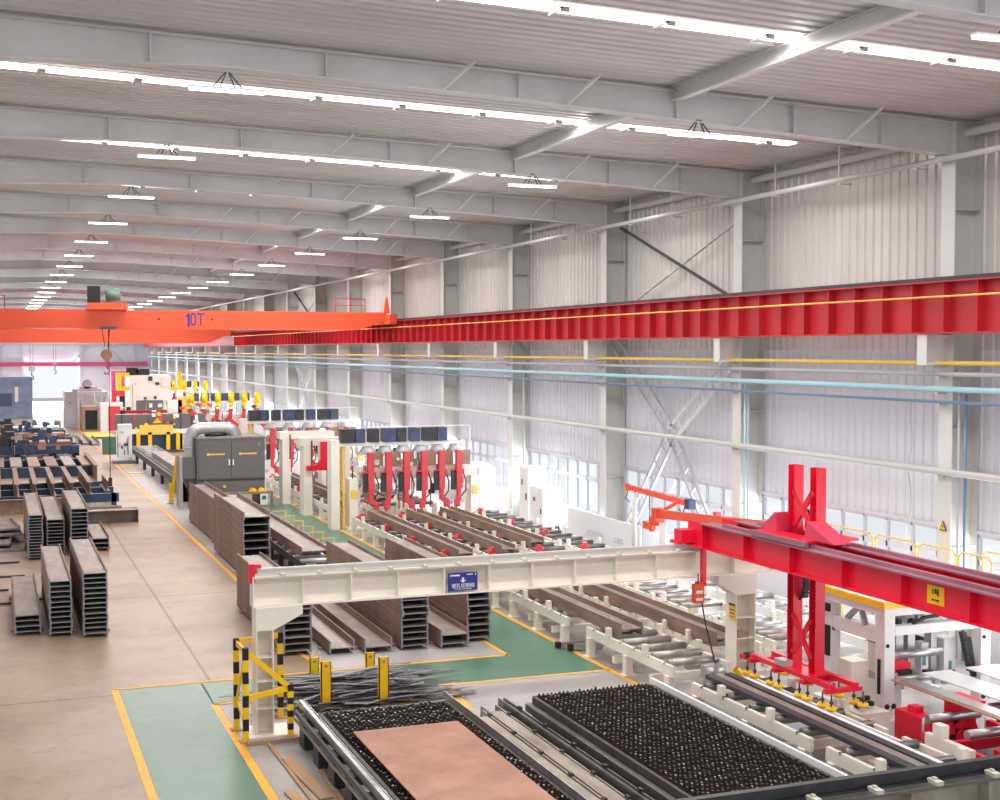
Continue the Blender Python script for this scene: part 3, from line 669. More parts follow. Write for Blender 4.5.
# table of parallel beams far left
t = thing('beam_trestle', 'dark blue trestle rack carrying parallel brown beams at the left', 'trestle', (0, 56, 0))
for y in (0.3, 3.0, 5.6):
    MB().box(-4, 4.7, y, y + .25, .15, .5).build('cross_member', 'navy', t)
m = MB()
for x in (-3.8, -2, 0, 2, 4.4):
    for y in (.3, 5.6): m.box(x, x + .2, y, y + .25, 0, .5)
m.build('leg', 'navy', t)
for i, x in enumerate((-3.4, -2.6, -1.8, -1.0, .05, .75, 1.45, 2.15, 2.85, 3.55)):
    o = MB().box(-.015, .015, 0, 8, 0, .5).box(-.1, .1, 0, 8, .5, .52).box(-.1, .1, 0, 8, 0, .02).build('steel_girder', 'rust', loc=(x, 56, .5), rot=.0, label='upright brown beam on the blue trestle rack, %s from its right end' % ORD[9 - i], cat='beam', group='upright beams on the blue trestle rack')
MB().box(0, .02, 0, 3, 0, .45).box(-.1, .12, 0, 3, .0, .02).build('steel_girder', 'rust', loc=(4.3, 57.2, .5), label='short upright brown beam at the right end of the trestle rack', cat='beam')
t = MB().box(-9, 2.6, -.01, .01, 0, .55).box(-9, 2.6, -.15, .15, .55, .57).box(-9, 2.6, -.15, .15, 0, .02).build('steel_girder', 'rust', loc=(0, 54.6, 0), label='very long dark beam lying crosswise in front of the trestle rack', cat='beam')
t = MB().box(2.7, 4.9, -.3, .3, .46, .48).box(4.88, 4.9, -.3, .3, 0, .5).box(2.7, 4.9, .28, .3, 0, .5).build('steel_channel', 'rust2', loc=(0, 50.7, 0), label='short brown channel section lying crosswise behind the right rear stack', cat='channel')
t = MB().box(3.3, 4.5, -.3, .3, .0, .35).build('steel_block', 'rust', loc=(0, 53.2, 0), label='small brown offcut behind the short channel section', cat='offcut') if False else MB().box(3.3, 4.5, -.3, -.28, 0, .35).box(3.3, 4.5, -.3, .1, .35, .37).box(3.3, 4.5, -.3, .1, 0, .02).build('steel_channel', 'rust', loc=(0, 53.0, 0), label='small brown channel offcut beside the end of the long crosswise beam', cat='channel')
# left scrap sheets
for i, (x, y, w, d, z) in enumerate(((-.6, 44.5, 1.4, 3.5, .0), (-.9, 44.9, 1.3, 3, .14), (-.7, 46, 1.45, 3, .28), (-.5, 46.4, 1.2, 2.6, .42))):
    MB().box(0, w, 0, d, 0, .06).box(0, .03, 0, d, 0, .14).box(w - .03, w, 0, d, 0, .14).build('steel_sheet', 'rust2', loc=(x, y, z), rot=.05 * (i - 1), label='grey-brown sheet of the messy pile at the left edge, %s from the floor' % ORD[i], cat='sheet')
for i, (x0, x1, y) in enumerate(((-.5, .7, 39.4), (-.6, .25, 37.2), (-.4, .6, 42.0), (-1, .3, 35.2))):
    MB().box(x0, x1, 0, .09, 0, .05).build('timber_bearer', 'dark', loc=(0, y, 0), label='thin dark bearer on the floor at the left edge, %s from the front' % ORD[[2, 1, 3, 0][i]], cat='bearer')

# plates and machines far left
m0 = thing('beam_rack', 'low dark rack with lying brown plates and beams behind the trestle rack', 'rack', (0, 70, 0))
MB().box(-4, 4.4, 0, .3, 0, .5).build('frame', 'navy', m0); MB().box(-4, 4.4, 5, 5.3, 0, .5).build('frame', 'navy', m0)
for i in range(10):
    x = -3.6 + i * .85; MB().box(0, .55, 0, 6, 0, .08).build('brown_plate', ['rust3', 'rust', 'rust2'][i % 3], loc=(x, 69.8, .52), label='brown flat section on the low dark rack, %s from its right end' % ORD[9 - i], cat='plate', group='flat sections on the low dark rack')
MB().box(0, .03, 0, 9, 0, .75).box(-.1, .1, 0, 9, .75, .78).build('steel_girder', 'rust', loc=(4.55, 67, 0), label='long upright brown beam on the floor right of the low dark rack', cat='beam')
for i, (y, lab) in enumerate(((82, 'nearer'), (90, 'middle'), (98, 'farthest'))):
    t = thing('beam_line_machine', 'dark blue processing line across the left side, %s of three' % lab, 'machine', (0, y, 0))
    MB().box(-5, 4.6, 0, .6, .25, .75).box(-5, 4.6, 3, 3.5, .25, .7).build('bed', 'navy', t)
    MB().box(-5, 4.2, .7, 2.6, .75, .95).build('pale_beam', 'copper' if i < 2 else 'mirror', t)
    m = MB()
    for x in (-4, -1, 1, 3, 4.3): m.box(x, x + .3, 0, 3.4, 0, .3)
    m.build('foot', 'black', t)
    m = MB()
    for x in (.6, 2.0, 3.1): m.box(x, x + .3, 1, 1.6, .9, 1.3).cyl((x + .15, .9, 1.2), (x + .15, 1.7, 1.2), .12, 8)
    m.build('clamp_unit', 'bluec', t)
    fittings(t, -4.5, 4.4, 0, .2, 1.5, 44, ['navy', 'greyl', 'rust3', 'bluec', 'dark'], 10 + i, smax=.6)
    m = MB().box(.5, 1.0, .2, 1.2, .9, 1.6).box(.3, .7, .1, .5, .4, 1.4).cyl((.9, .1, 1.2), (.9, .8, 1.2), .22, 8); m.build('drive_head', 'dark', t)
t = thing('control_cabin', 'blue-grey enclosure at the far left below the end wall', 'cabin', (0, 130, 0))
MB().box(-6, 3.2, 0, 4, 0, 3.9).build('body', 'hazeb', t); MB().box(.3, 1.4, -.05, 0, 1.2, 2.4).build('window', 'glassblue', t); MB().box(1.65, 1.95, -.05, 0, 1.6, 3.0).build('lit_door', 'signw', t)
for i in range(8):
    t = MB().box(0, .35, 0, 4, 0, .6).box(.05, .3, .2, 3.6, .6, .75).build('steel_bundle', 'rust2' if i % 2 else 'bluec', loc=(-1.5 + i * .85, 108 + (i % 3) * 2, 0), label='hazy bundle of sections before the bright doorway, %s from the left' % ORD[i], cat='bundle', group='bundles before the bright doorway')
for i, (x, y) in enumerate(((5.1, 94), (5.7, 93), (6.25, 92))):
    MB().box(0, .5, 0, 7, 0, .12).box(0, .04, 0, 7, 0, .3).box(.46, .5, 0, 7, 0, .3).build('steel_channel', 'rust2', loc=(x - .3, y, 0), label='pale channel lying on the far aisle floor, %s from the left' % ORD[i], cat='channel')

# far machines right of the aisle
t = thing('far_processing_machine', 'white and blue boxy machine left of the pink panels far down the aisle', 'machine', (6.2, 112, 0))
MB().box(0, 2.4, 0, 6, 0, 3.0).build('body', 'mirror', t); MB().box(.5, 1.8, -.05, 0, 1.5, 2.7).build('window', 'steel', t); MB().box(-.9, 0, 1, 5, .0, 3.0).build('side_panel', 'frame', t)
MB().box(-.3, 2, 1, 3, 3.0, 3.2).cyl((.8, 1, 3.6), (.8, 2, 3.6), .4, 10).box(.2, 1.6, 1, 3, 3.2, 3.4).build('roof_unit', 'pipeg', t)
MB().box(.2, .7, -.6, -.5, .9, 1.1).build('red_tag', 'red', t)
MB().box(0, 2.6, 0, .2, 0, .9).build('banner', 'pinkp', loc=(6.0, 140, 4.0 - .1), label='long pink banner on the hall end wall right of the doorway', cat='banner') if False else None
fittings(t, -.8, 2.4, 0, .3, 3.0, 18, ['steel', 'dark', 'white'], 4)
t = thing('dark_press', 'dark box machine standing at the aisle left of the red door panel', 'machine', (6.3, 107.5, 0))
MB().box(0, 1.2, 0, 3.4, 0, 2.0).build('body', 'rust3', t); MB().box(.2, 1.1, -.05, 0, .2, 1.7).build('opening', 'black', t)
t = thing('red_white_cabinet', 'white cabinet with red door standing before the dark box machine', 'cabinet', (7.6, 107, 0))
MB().box(0, 1.7, 0, 1, 0, 2.3).build('body', 'white', t); MB().box(.6, 1.5, -.05, 0, .1, 2.0).build('door', 'pink', t)
t = thing('pink_panel_booth', 'pink and red panelled booth beside the hall end', 'booth', (9.3, 118, 0))
MB().box(0, 3.2, 0, 3, 2.9, 4.6).build('top_panel', 'pinkp', t); MB().box(0, .4, 0, 3, 0, 2.4).box(0, 3.2, 0, 3, 2.4, 2.9).build('red_frame', 'pink', t); MB().box(.7, 2.6, .3, 3, .5, 2.4).build('dark_opening', 'navy', t)
t = thing('white_tower_machine', 'tall cream machine tower with yellow brackets far down the hall', 'machine', (9.9, 108, 0))
MB().box(0, 3.2, 0, 4, 0, 4.4).build('tower', 'cream', t); MB().box(-1.0, -.6, -.2, .2, 3.2, 4.6).box(-.6, .0, -.2, .2, 3.2, 3.5).box(-.6, .0, -.2, .2, 4.3, 4.6).build('left_bracket', 'yellow', t)
MB().box(3.7, 4.1, -.2, .2, 3.2, 4.6).box(3.2, 3.7, -.2, .2, 3.2, 3.4).build('right_bracket', 'yellow', t); MB().box(.5, 2.6, -.06, 0, 1.0, 2.4).build('window', 'grey', t); fittings(t, .2, 3.0, 0, .2, 4.3, 26, ['frame', 'greyl', 'dark', 'white'], 3)
MB().cyl((.3, 1, 4.4), (.3, 1, 5.0), .5, 10).box(.8, 1.6, .5, 1.5, 4.4, 4.9).build('motor', 'dark', t)
t = thing('red_frame_gantry', 'low dark red frame gantry standing before the pink booth', 'frame', (7.5, 88, 0))
MB().box(0, .2, 0, .3, 0, 2.5).box(4.4, 4.6, 0, .3, 0, 2.5).build('post', 'pink', t); MB().box(0, 4.6, 0, .4, 1.4, 2.1).box(0, 4.6, 0, .3, 2.3, 2.5).build('crossbar', 'runred', t)
MB().box(.5, 1.2, .4, .9, .4, 1.1).build('gearbox', 'dark', t); MB().box(1.8, 2.6, .5, 1, .5, 1.3).build('gearbox', 'dark', t)
fittings(t, .3, 4.4, .9, .3, 2.8, 20, ['pink', 'yellow', 'dark', 'white'], 5)
for i, (x, y, lab) in enumerate(((6.3, 100, 'farthest'), )):
    MB().box(0, 1.7, 0, 4, 0, .04).build('yellow_plate', 'yellow', loc=(x - .1, 99 - 1, .01), label='yellow platform plate on the floor by the dark box machine', cat='plate') if False else None
t = MB().box(0, 1.9, 0, 6, .12, .16).box(0, .08, 0, 6, 0, .12).box(1.82, 1.9, 0, 6, 0, .12).build('yellow_platform', 'yellow', loc=(6.15, 99, 0), label='low yellow platform on the floor at the aisle before the red door', cat='platform')
# yellow floor bars
for i, (y, x) in enumerate(((70.3, 6.35), (75.2, 6.35))):
    MB().box(0, .8, 0, .5, 0, .03).build('yellow_bar', 'yellow', loc=(x, y, .006), label='yellow floor bar beside the long dark conveyor, %s one' % ('nearer', 'farther')[i], cat='floor marking')
t = thing('white_control_box', 'white upright control box at the head of the yellow-barred floor area', 'control box', (6.42, 77, 0))
MB().box(0, .75, 0, .7, .3, 2.2).build('body', 'white', t); MB().box(-.3, .9, -.3, 1, 0, .12).build('base', 'grey', t); MB().box(-.8, -.1, .2, 1, .5, 1.5).build('green_pump', 'green', t)
fittings(t, .0, .75, 0, .5, 2.1, 8, ['frame', 'dark'], 21, smax=.2)
# long dark conveyor and saw machine
t = thing('dark_roller_line', 'long dark roller conveyor leading to the yellow saw machine', 'conveyor', (7.32, 56.5, 0))
MB().box(0, .12, 0, 24, .45, .75).box(1.45, 1.57, 0, 24, .45, .75).build('side_frame', 'dark', t)
MB().box(0, 1.57, 0, .3, 0, .85).box(.2, 1.4, -.1, 0, .1, .7).build('end_plate', 'dark', t)
m = MB()
for y in range(0, 25, 4): m.box(0, .15, y, y + .2, 0, .45).box(1.42, 1.57, y, y + .2, 0, .45)
m.build('leg', 'dark', t)
for i in range(20): MB().cyl((.12, .9 + i * 1.15, .72), (1.45, .9 + i * 1.15, .72), .09, 8).build('roller', 'roller', t)
MB().box(0, .75, 0, 12, 0, .25).build('steel_girder', 'rust2', loc=(7.6, 59, .82), label='grey beam resting on the long dark conveyor', cat='beam')
t = thing('yellow_saw_machine', 'grey and yellow beam saw spanning the long dark conveyor', 'machine', (6.9, 84, 0))
MB().box(0, 5.4, .3, 1.3, 1.5, 2.4).build('beam_cover', 'grey', t); MB().box(0, 5.4, .1, .3, 1.2, 1.45).build('cream_beam', 'cream', t)
m = MB()
for x in (1.2, 1.9, 3.0, 3.6): m.box(x, x + .22, 0, .3, .2, 1.3)
m.build('yellow_guide', 'yellow', t)
MB().box(1.4, 3.4, .0, .2, 1.15, 1.75).build('yellow_cover', 'yelpipe', t); MB().box(1.0, 3.8, .4, 1.2, .1, 1.2).build('throat', 'navy', t); MB().prism([(2.2, 1.85), (2.8, 1.85), (2.5, 2.25)], 'y', .27, .3).build('warning_triangle', 'yellow', t)
MB().box(.2, .8, .3, 1.3, 0, 1.5).box(4.6, 5.2, .3, 1.3, 0, 1.5).build('pedestal', 'greyl', t)
fittings(t, .2, 5.2, .3, 1.4, 2.9, 22, ['yellow', 'dark', 'white', 'pink'], 22)
t = thing('white_drum', 'white drum standing right of the long dark conveyor', 'drum', (9.6, 69, 0)); MB().cyl((0, 0, 0), (0, 0, 1.5), .42, 14).build('body', 'white', t)
t = thing('brown_coil', 'brown wire coil beside the white drum', 'coil', (9.9, 65.5, 0)); MB().cyl((0, 0, .1), (0, 0, .85), .5, 16).build('winding', 'rust3', t); MB().cyl((0, 0, 0), (0, 0, .1), .6, 16).cyl((0, 0, .85), (0, 0, .95), .6, 16).build('flange', 'white', t)
for (x, y, h, tilt, lab) in ((6.9, 57.0, 1.9, .12, 'tall slanted yellow post at the near end of the dark conveyor'), (6.75, 56.0, .85, 0, 'short yellow post on the aisle line')):
    t = thing('yellow_post', lab, 'post', (x, y, 0)); MB().bar((0, 0, 0), (tilt * 2, 0, h), .12, .08).build('post', 'yellow', t); MB().box(-.15, .15, -.1, .1, 0, .03).build('foot', 'rust3', t)

# ---------------------------------------------------------------- dust collector
t = thing('dust_collector', 'dark grey dust collector cabinet with round duct behind the aisle stacks', 'machine', (7.55, 54, 0))
MB().box(0, 2.75, 0, 2.2, .62, 2.80).build('cabinet', 'grey', t)
MB().box(-.03, 2.78, -.03, 2.23, 2.80, 2.87).build('cornice', 'rust2', t)
for i in (0, 1):
    d = MB().box(.08 + i * 1.32, 1.36 + i * 1.32, -.04, 0, 1.2, 2.68).build('door', 'grey', t)
    MB().box(1.27 if i == 0 else 1.43, (1.27 if i == 0 else 1.43) + .05, -.09, -.04, 1.72, 1.95).build('handle', 'signw', d)
    MB().box(.45 + i * 1.3, 1.12 + i * 1.3, -.05, -.04, 2.14, 2.2).cyl((.45 + i * 1.3, -.055, 2.17), (.45 + i * 1.3, -.04, 2.17), .06, 10).build('yellow_logo', 'yelpipe', d)
MB().box(0, 2.75, -.02, 0, 1.08, 1.14).build('seam', 'dark', t)
for x in (.45, 1.1): MB().cyl((x, -.06, .85), (x, 0, .85), .06, 10).build('knob', 'yellow', t)
MB().box(-.1, 3.0, -.5, 0, .55, .62).box(-.05, .05, -.5, -.4, 0, .55).box(2.9, 3.0, -.5, -.4, 0, .55).build('shelf', 'rust2', t)
MB().box(2.45, 2.57, -.055, -.03, 2.5, 2.62).build('teal_sticker', 'teal', t)
for x in (.1, 2.6): MB().box(x, x + .1, .1, 2.1, 0, .62).build('leg', 'dark', t)
hp = MB().box(-.5, -.03, .2, 1.2, 1.2, 2.05).add([(-.5, .2, 1.2), (-.03, .2, 1.2), (-.03, 1.2, 1.2), (-.5, 1.2, 1.2), (-.33, .6, .8), (-.2, .6, .8), (-.2, .8, .8), (-.33, .8, .8)], [(0, 1, 5, 4), (1, 2, 6, 5), (2, 3, 7, 6), (3, 0, 4, 7), (4, 5, 6, 7)])
hp.build('hopper', 'grey', t)
MB().box(-.68, -.55, .1, .3, 0, 2.1).box(-.66, -.57, 1.1, 1.2, 0, 2.1).build('support_column', 'greyl', t)
pts = [(-.15, .7, 2.05), (-.15, .7, 2.75)]
for i in range(1, 7): a = i / 6 * PI / 2; pts.append((-.15 + .45 * (1 - math.cos(a)), .7, 2.75 + .45 * math.sin(a)))
pts += [(1.2, .7, 3.2)]
for i in range(1, 6): a = i / 5 * PI / 2; pts.append((1.2 + .5 * math.sin(a), .7, 3.2 - .4 * (1 - math.cos(a))))
MB().sweep(pts, .25, 16).build('duct', 'greyl', t)
MB().cyl((-.15, .7, 2.4), (-.15, .7, 2.44), .29, 14).build('duct_flange', 'steel', t)
MB().cyl((.9, .9, 2.87), (.9, .9, 3.02), .45, 14).build('fan', 'dark', t)
for i, x in enumerate((2.2, 2.55)):
    hm = MB(); n = 10
    for j in range(5):
        a0 = j / 5 * PI / 2; a1 = (j + 1) / 5 * PI / 2; hm.cyl((0, 0, .14 * math.sin(a0)), (0, 0, .14 * math.sin(a1)), .17 * math.cos(a0), 12, 0, max(.17 * math.cos(a1), .004))
    hm.cyl((0, 0, -.01), (0, 0, .01), .2, 12); hm.build('safety_helmet', 'yellow', loc=(7.55 + x, 53.75, .64), label='yellow safety helmet on the shelf of the grey cabinet, %s one' % ('left', 'right')[i], cat='helmet')
t = MB().box(0, .3, 0, .03, 0, .45).box(.07, .23, -.01, 0, .22, .38, 1).build('notice_card', ['signw', 'grey'], loc=(10.0, 53.4, .1), label='white notice card hanging below the cabinet shelf', cat='notice')

# low dark roller conveyor left of green walkway with beam
def conveyor(x0, x1, y0, y1, z, nr, lab, fm='cream', rm='roller', posts=True, group=None, clamps=0, feet=True, motor=False, rr=.07):
    t = thing('roller_conveyor', lab, 'conveyor', (x0, y0, 0), group=group); W = x1 - x0; L_ = y1 - y0
    for s in (0, W - .07):
        f = MB().box(s, s + .07, 0, L_, z - .22, z - .02)
        if feet:
            n = max(2, round(L_ / 1.35))
            for i in range(n):
                y = .12 + (L_ - .35) * i / (n - 1); f.box(s - .04, s + .11, y, y + .16, .03, z - .22).box(s - .1, s + .17, y - .04, y + .2, 0, .03)
        f.build('side_frame', fm, t)
    m = None
    for i in range(nr):
        y = .35 + (L_ - .7) * i / max(1, nr - 1)
        if m is None:
            m = MB().cyl((.08, 0, 0), (W - .08, 0, 0), rr, 10).cyl((.0, 0, 0), (.08, 0, 0), rr * .45, 8).cyl((W - .08, 0, 0), (W, 0, 0), rr * .45, 8).build('roller', rm, t, loc=(0, y, z - .03)); o = m
        else:
            o = m.copy(); C.objects.link(o); o.location = (0, y, z - .03)
    n = max(2, round(L_ / 2.4))
    for i in range(n):
        y = .3 + (L_ - .6) * (i + .5) / n
        MB().box(0, W, y - .25, y - .15, .12, .26).build('cross_member', fm, t)
        if posts:
            for s in (-.03, W - .07): MB().box(s, s + .1, y, y + .12, z - .05, z + .16).build('guide_post', fm, t)
    for i in range(clamps):
        y = .8 + (L_ - 1.4) * i / max(1, clamps - 1) if clamps > 1 else L_ / 2
        MB().cyl((.08, y, z + .03), (.3, y, z + .03), .09, 10).cbox((.2, y, z + .06), (.1, .2, .2)).build('drive_motor', 'pink', t)
    if motor:
        MB().cyl((W * .45, -.18, .5), (W * .45 + .36, -.18, .5), .13, 12).cbox((W * .45 + .2, -.18, .19), (.3, .24, .38)).cyl((W * .45 + .36, -.18, .5), (W * .45 + .44, -.18, .5), .07, 10).build('motor', 'greyl', t)
    return t
conveyor(7.75, 9.15, 35.3, 46, .62, 12, 'dark roller conveyor behind the tall aisle stack, left of the green walkway', 'dark', 'greyl', False)
def lane_beam(x, y0, y1, w, z, lab, h=.26):
    o = MB().box(0, .02, 0, y1 - y0, 0, h, 0).box(w - .02, w, 0, y1 - y0, 0, h, 0).box(.02, w - .02, 0, y1 - y0, h * .5, h * .5 + .02, 1)
    o.box(-.001, .021, 0, y1 - y0, h, h + .004, 1).box(w - .021, w + .001, 0, y1 - y0, h, h + .004, 1)
    return o.build('steel_girder', ['rust', 'rust2'], loc=(x, y0, z), label=lab, cat='beam', group='long beams on the roller lanes')
lane_beam(7.85, 35.9, 44, .72, .68, 'brown beam resting on the dark roller conveyor beside the aisle stacks')
t = thing('yellow_walkway_rail', 'low yellow pipe railing along the green walkway behind the aisle stack', 'railing', (9.45, 0, 0))
m = MB()
for y in [36.2 + 1.5 * i for i in range(9)]:
    m.cyl((0, y, 0), (0, y, .45), .02, 6).cyl((.5, y, 0), (.5, y, .45), .02, 6).cyl((0, y, .45), (.5, y, .45), .02, 6)
m.cyl((0, 36.2, .3), (0, 48.2, .3), .018, 6); m.build('pipe_frame', 'yelpipe', t)

# roller lanes
lanes = [(11.5, 12.7), (12.95, 14.15), (14.4, 15.6), (15.85, 16.9)]
nm = ['first', 'second', 'third', 'fourth']
G_ = 'roller lanes along the right side'
for i, (a, b) in enumerate(lanes):
    if i < 3:
        conveyor(a, b, 22.4 if i else 21.2, 25.0, .62, 6, 'cream roller conveyor under the white gantry, %s lane from the green walkway, near section' % nm[i], group=G_, motor=(i == 0), rm='roller')
        conveyor(a, b, 26.0, 29.4, .62, 6, 'cream roller conveyor just beyond the white gantry, %s lane from the green walkway' % nm[i], group=G_)
        conveyor(a, b, 30.3, 33.6, .62, 5, 'cream roller conveyor hidden largely behind the gantry beam, %s lane from the walkway' % nm[i], group=G_)
    conveyor(a, b, 34.2, 44.5, .62, 13, 'cream roller conveyor before the red robot arms, %s lane from the green walkway' % nm[i], group=G_, clamps=4, rm='rollerd')
    if i < 3: conveyor(a, b, 47.5, 60, .62, 14, 'cream roller conveyor behind the nearest robot gantry, %s lane from the walkway' % nm[i], group=G_, clamps=3, rm='rollerd')
lane_beam(11.62, 23.6, 31.8, .48, .66, 'long brown beam on the nearest roller lane under the white gantry')
lane_beam(12.98, 22.2, 31.6, .46, .66, 'long brown beam with pale edges on the second roller lane beside the right gantry leg')
lane_beam(11.82, 34.1, 43.6, .42, .66, 'long grey-brown beam on the first lane before the red robot arms')
lane_beam(13.2, 34.4, 43.6, .42, .66, 'long grey-brown beam on the second lane before the red robot arms')
lane_beam(14.5, 35.4, 43.8, .42, .66, 'long grey-brown beam on the third lane before the red robot arms')
lane_beam(12.0, 48.2, 58.5, .4, .66, 'dim beam on the first lane behind the nearest robot gantry')
lane_beam(13.4, 48.2, 58.5, .4, .66, 'dim beam on the second lane behind the nearest robot gantry')
# near right lane
conveyor(11.32, 12.75, 16.6, 20.2, .6, 5, 'cream roller conveyor right of the cutting tables, middle section carrying the black rails', rm='rollerd', group=G_)
conveyor(11.32, 12.75, 11.5, 16.2, .6, 6, 'cream roller conveyor right of the cutting tables, section at the bottom edge', rm='rollerd', group=G_)
for (x, w, y1, mt, lab, z) in ((11.48, .14, 20.0, 'dark', 'dark rail bar on the roller lane, leftmost of four', .68), (11.64, .15, 20.0, 'rust2', 'pinkish grey flat bar between the two dark rail bars', .68),
                       (11.81, .14, 19.9, 'dark', 'dark rail bar on the roller lane right of the pinkish flat bar', .70), (11.99, .09, 19.6, 'signw', 'pale steel strip right of the dark rail bars', .68)):
    MB().box(0, w, 0, y1 - 11.8, 0, .07).build('rail_bar', mt, loc=(x, 11.8, z), label=lab, cat='bar')
t = MB().box(0, .05, 0, 3.6, 0, .04).bar((.02, 0, .02), (.3, -.6, -.1), .05, .04).build('curved_strip', 'signw', loc=(12.25, 16.4, .66), label='white curved strip beside the black rails, ending below the portal', cat='strip')
for i, (x, y) in enumerate(((11.12, 25.72), (11.28, 25.42))):
    MB().box(.1, .8, -.05, .05, 0, .12).box(0, .1, -.06, .06, 0, .13, 1).build('square_tube', ['greyl', 'black'], loc=(x, y, .03), label='short grey square tube with black cap beside the roller frame, %s one' % ('farther', 'nearer')[i], cat='tube')

# orange pendant controller hanging under the white gantry
t = thing('pendant_box', 'orange pendant control box hanging before the white gantry right end', 'control box', (12.15, 21.45, 1.7))
MB().box(-.1, .1, -.06, .06, 0, .35).build('box', 'orange', t); MB().box(-.07, .07, -.065, -.06, .05, .1).box(-.07, .07, -.065, -.06, .18, .24).build('buttons', 'white', t)
MB().cyl((0, 0, .35), (0, .0, .55), .012, 5).tube([(.08, 0, .02), (.16, 0, -.4), (.3, 0, -.9), (.5, .1, -1.42), (.62, .1, -1.5)], .014, 5).build('cable', 'rubber', t)
t = MB().tube([(0, 0, 0), (.02, 0, .12), (.0, 0, .28), (-.1, 0, .36)], .07, 8).build('yellow_fitting', 'yellow', loc=(13.0, 21.35, .05), label='small yellow pipe elbow at the foot of the right gantry leg', cat='fitting')

# ---------------------------------------------------------------- robot gantries
def robot_gantry(Y, x0, x1, zt, n, style, lab, leg_right=True):
    t = thing('robot_gantry', lab, 'robot gantry', (0, Y, 0))
    zb = zt - .6
    MB().box(x0 - 1.1, x1, -.25, .25, zt - .12, zt).build('top_deck', 'white', t)
    MB().box(x0 - .3, x1 + .6, -.2, .2, 1.75, 2.2).build('crossbeam', 'cream', t)
    for x in ((x0 - .5, x1 + .5) if leg_right else (x0 - .35,)):
        L_ = MB().box(x - .16, x + .16, -.3, .3, 0, 1.8).box(x - .25, x + .25, -.4, .4, 0, .05).bar((x + .1, -.1, 1.1), (x + (.7 if x < (x0 + x1) / 2 else -.7), -.1, 1.75), .2, .16).build('leg', 'cream', t)
        MB().box(x - .11, x + .11, -.33, -.3, 1.1, 1.4).build('yellow_label', 'yelpipe', L_)
    ld = MB().bar((x0 - .85, -.2, 0), (x0 - .85, -.2, zt), .07).bar((x0 - .85, .3, 0), (x0 - .85, .3, zt), .07)
    for i in range(9): ld.bar((x0 - .85, -.2, .3 + i * .35), (x0 - .85, .3, .3 + i * .35), .05)
    ld.build('ladder', 'yelpipe', t)
    MB().box(x0 - 1.32, x0 - (1.02 if style == 'red' else .45), -.3, .3, 0, zt + .1).build('cream_column', 'cream', t)
    cb = (x1 - x0)
    fittings(t, x0 - .6, x1 + .3, -.2, 1.5, zt - .3, 40, ['white', 'dark', 'rust3', 'greyl'], int(Y), smax=.3)
    fittings(t, x0 - .6, x1, .3, .6, zt - .2, 24, ['frame', 'pink', 'dark', 'cream'], int(Y) + 1, smax=.3)
    if style == 'red':
        for i in range(8):
            x = x0 - .95 + (cb + .5) * i / 8; w = (cb + .5) / 8 * (.7 if i % 3 else .92)
            MB().box(x, x + w, -.35, .1, zt + .02, zt + .5).build('servo_cabinet', 'bluec' if i % 2 else 'dark', t)
        MB().box(x0 - .1, x1 + .3, -.35, -.3, zt + .55, zt + .58).box(x0 - .1, x0 - .07, -.35, -.3, zt, zt + .58).box(x1 + .27, x1 + .3, -.35, -.3, zt, zt + .58).build('guard_rail', 'white', t)
    else:
        for i in range(6):
            x = x0 + .15 + cb * .85 * i / 6
            MB().box(x, x + cb * .11, -.1, .3, zt + .0, zt + .5).build('servo_cabinet', 'bluec', t)
        MB().box(x0 - .7, x0 - .1, -.3, .3, zt - .9, zt + .3).build('cable_tray', 'yelpipe', t)
    for i in range(n):
        x = x0 + cb * (i + .12) / (n - .6)
        a = thing('robot_arm', '', ''); bpy.data.objects.remove(a)
        if style == 'red':
            A = MB().box(x - .11, x + .11, -.55, -.33, 1.35, zt - .35).box(x - .07, x + .07, -.52, -.36, .95, 1.35)
            sgn = 1 if i % 2 == 0 else -.35
            A.bar((x, -.44, 1.02), (x + .24 * sgn, -.44, .86), .15, .18).box(x + .2 * sgn - .09, x + .2 * sgn + .09, -.53, -.35, .68, .92).bar((x + .24 * sgn, -.44, .7), (x + .34 * sgn, -.44, .6), .07)
            A.box(x - .28, x + .2, -.5, -.38, 1.95, 2.05)
            P = A.build('welding_arm', 'pink', t)
            MB().cyl((x, 0, zt - .42), (x, 0, zt - .02), .36, 12, 0, .1).build('dress_cone', 'mirror', t)
            MB().box(x - .27, x - .12, -.5, -.34, 1.3, 2.0).tube([(x + .15, -.4, 2.0), (x + .3, -.4, 1.6), (x + .28, -.4, 1.25), (x + .12, -.4, 1.05)], .025, 6).build('arm_drive', 'dark', P)
            MB().box(x + .2, x + .52, -.25, -.2, 2.2, zt - .35).build('brown_panel', 'rust3', t)
        else:
            P = MB().bar((x, -.4, zt - .5), (x - .1, -.4, zt - 1.2), .24).bar((x - .1, -.4, zt - 1.2), (x + .5, -.4, zt - 1.7), .22).bar((x + .5, -.4, zt - 1.7), (x + .55, -.4, zt - 1.1), .12).build('welding_arm', 'runred', t)
            MB().cyl((x, -.5, zt - .4), (x, -.5, zt - .1), .08, 10, 0, .19).cyl((x, -.5, zt - .1), (x, -.5, zt + .5), .19, 12).cyl((x, -.5, zt + .5), (x, -.5, zt + .58), .19, 10, 0, .1).build('yellow_drum', 'yellow', t)
    return t
robot_gantry(46.0, 12.4, 16.0, 3.08, 6, 'red', 'cream robot gantry with six red welding arms, nearest of the row')
robot_gantry(61.5, 11.9, 15.8, 3.1, 5, 'red', 'cream robot gantry with red arms, second behind the white portal frames')
robot_gantry(86.5, 11.6, 16.2, 3.1, 6, 'yellow', 'robot gantry with yellow drums above the grey dust collector')
robot_gantry(116, 12.4, 17.2, 3.2, 6, 'yellow', 'farthest robot gantry with yellow drums, behind the cream tower')
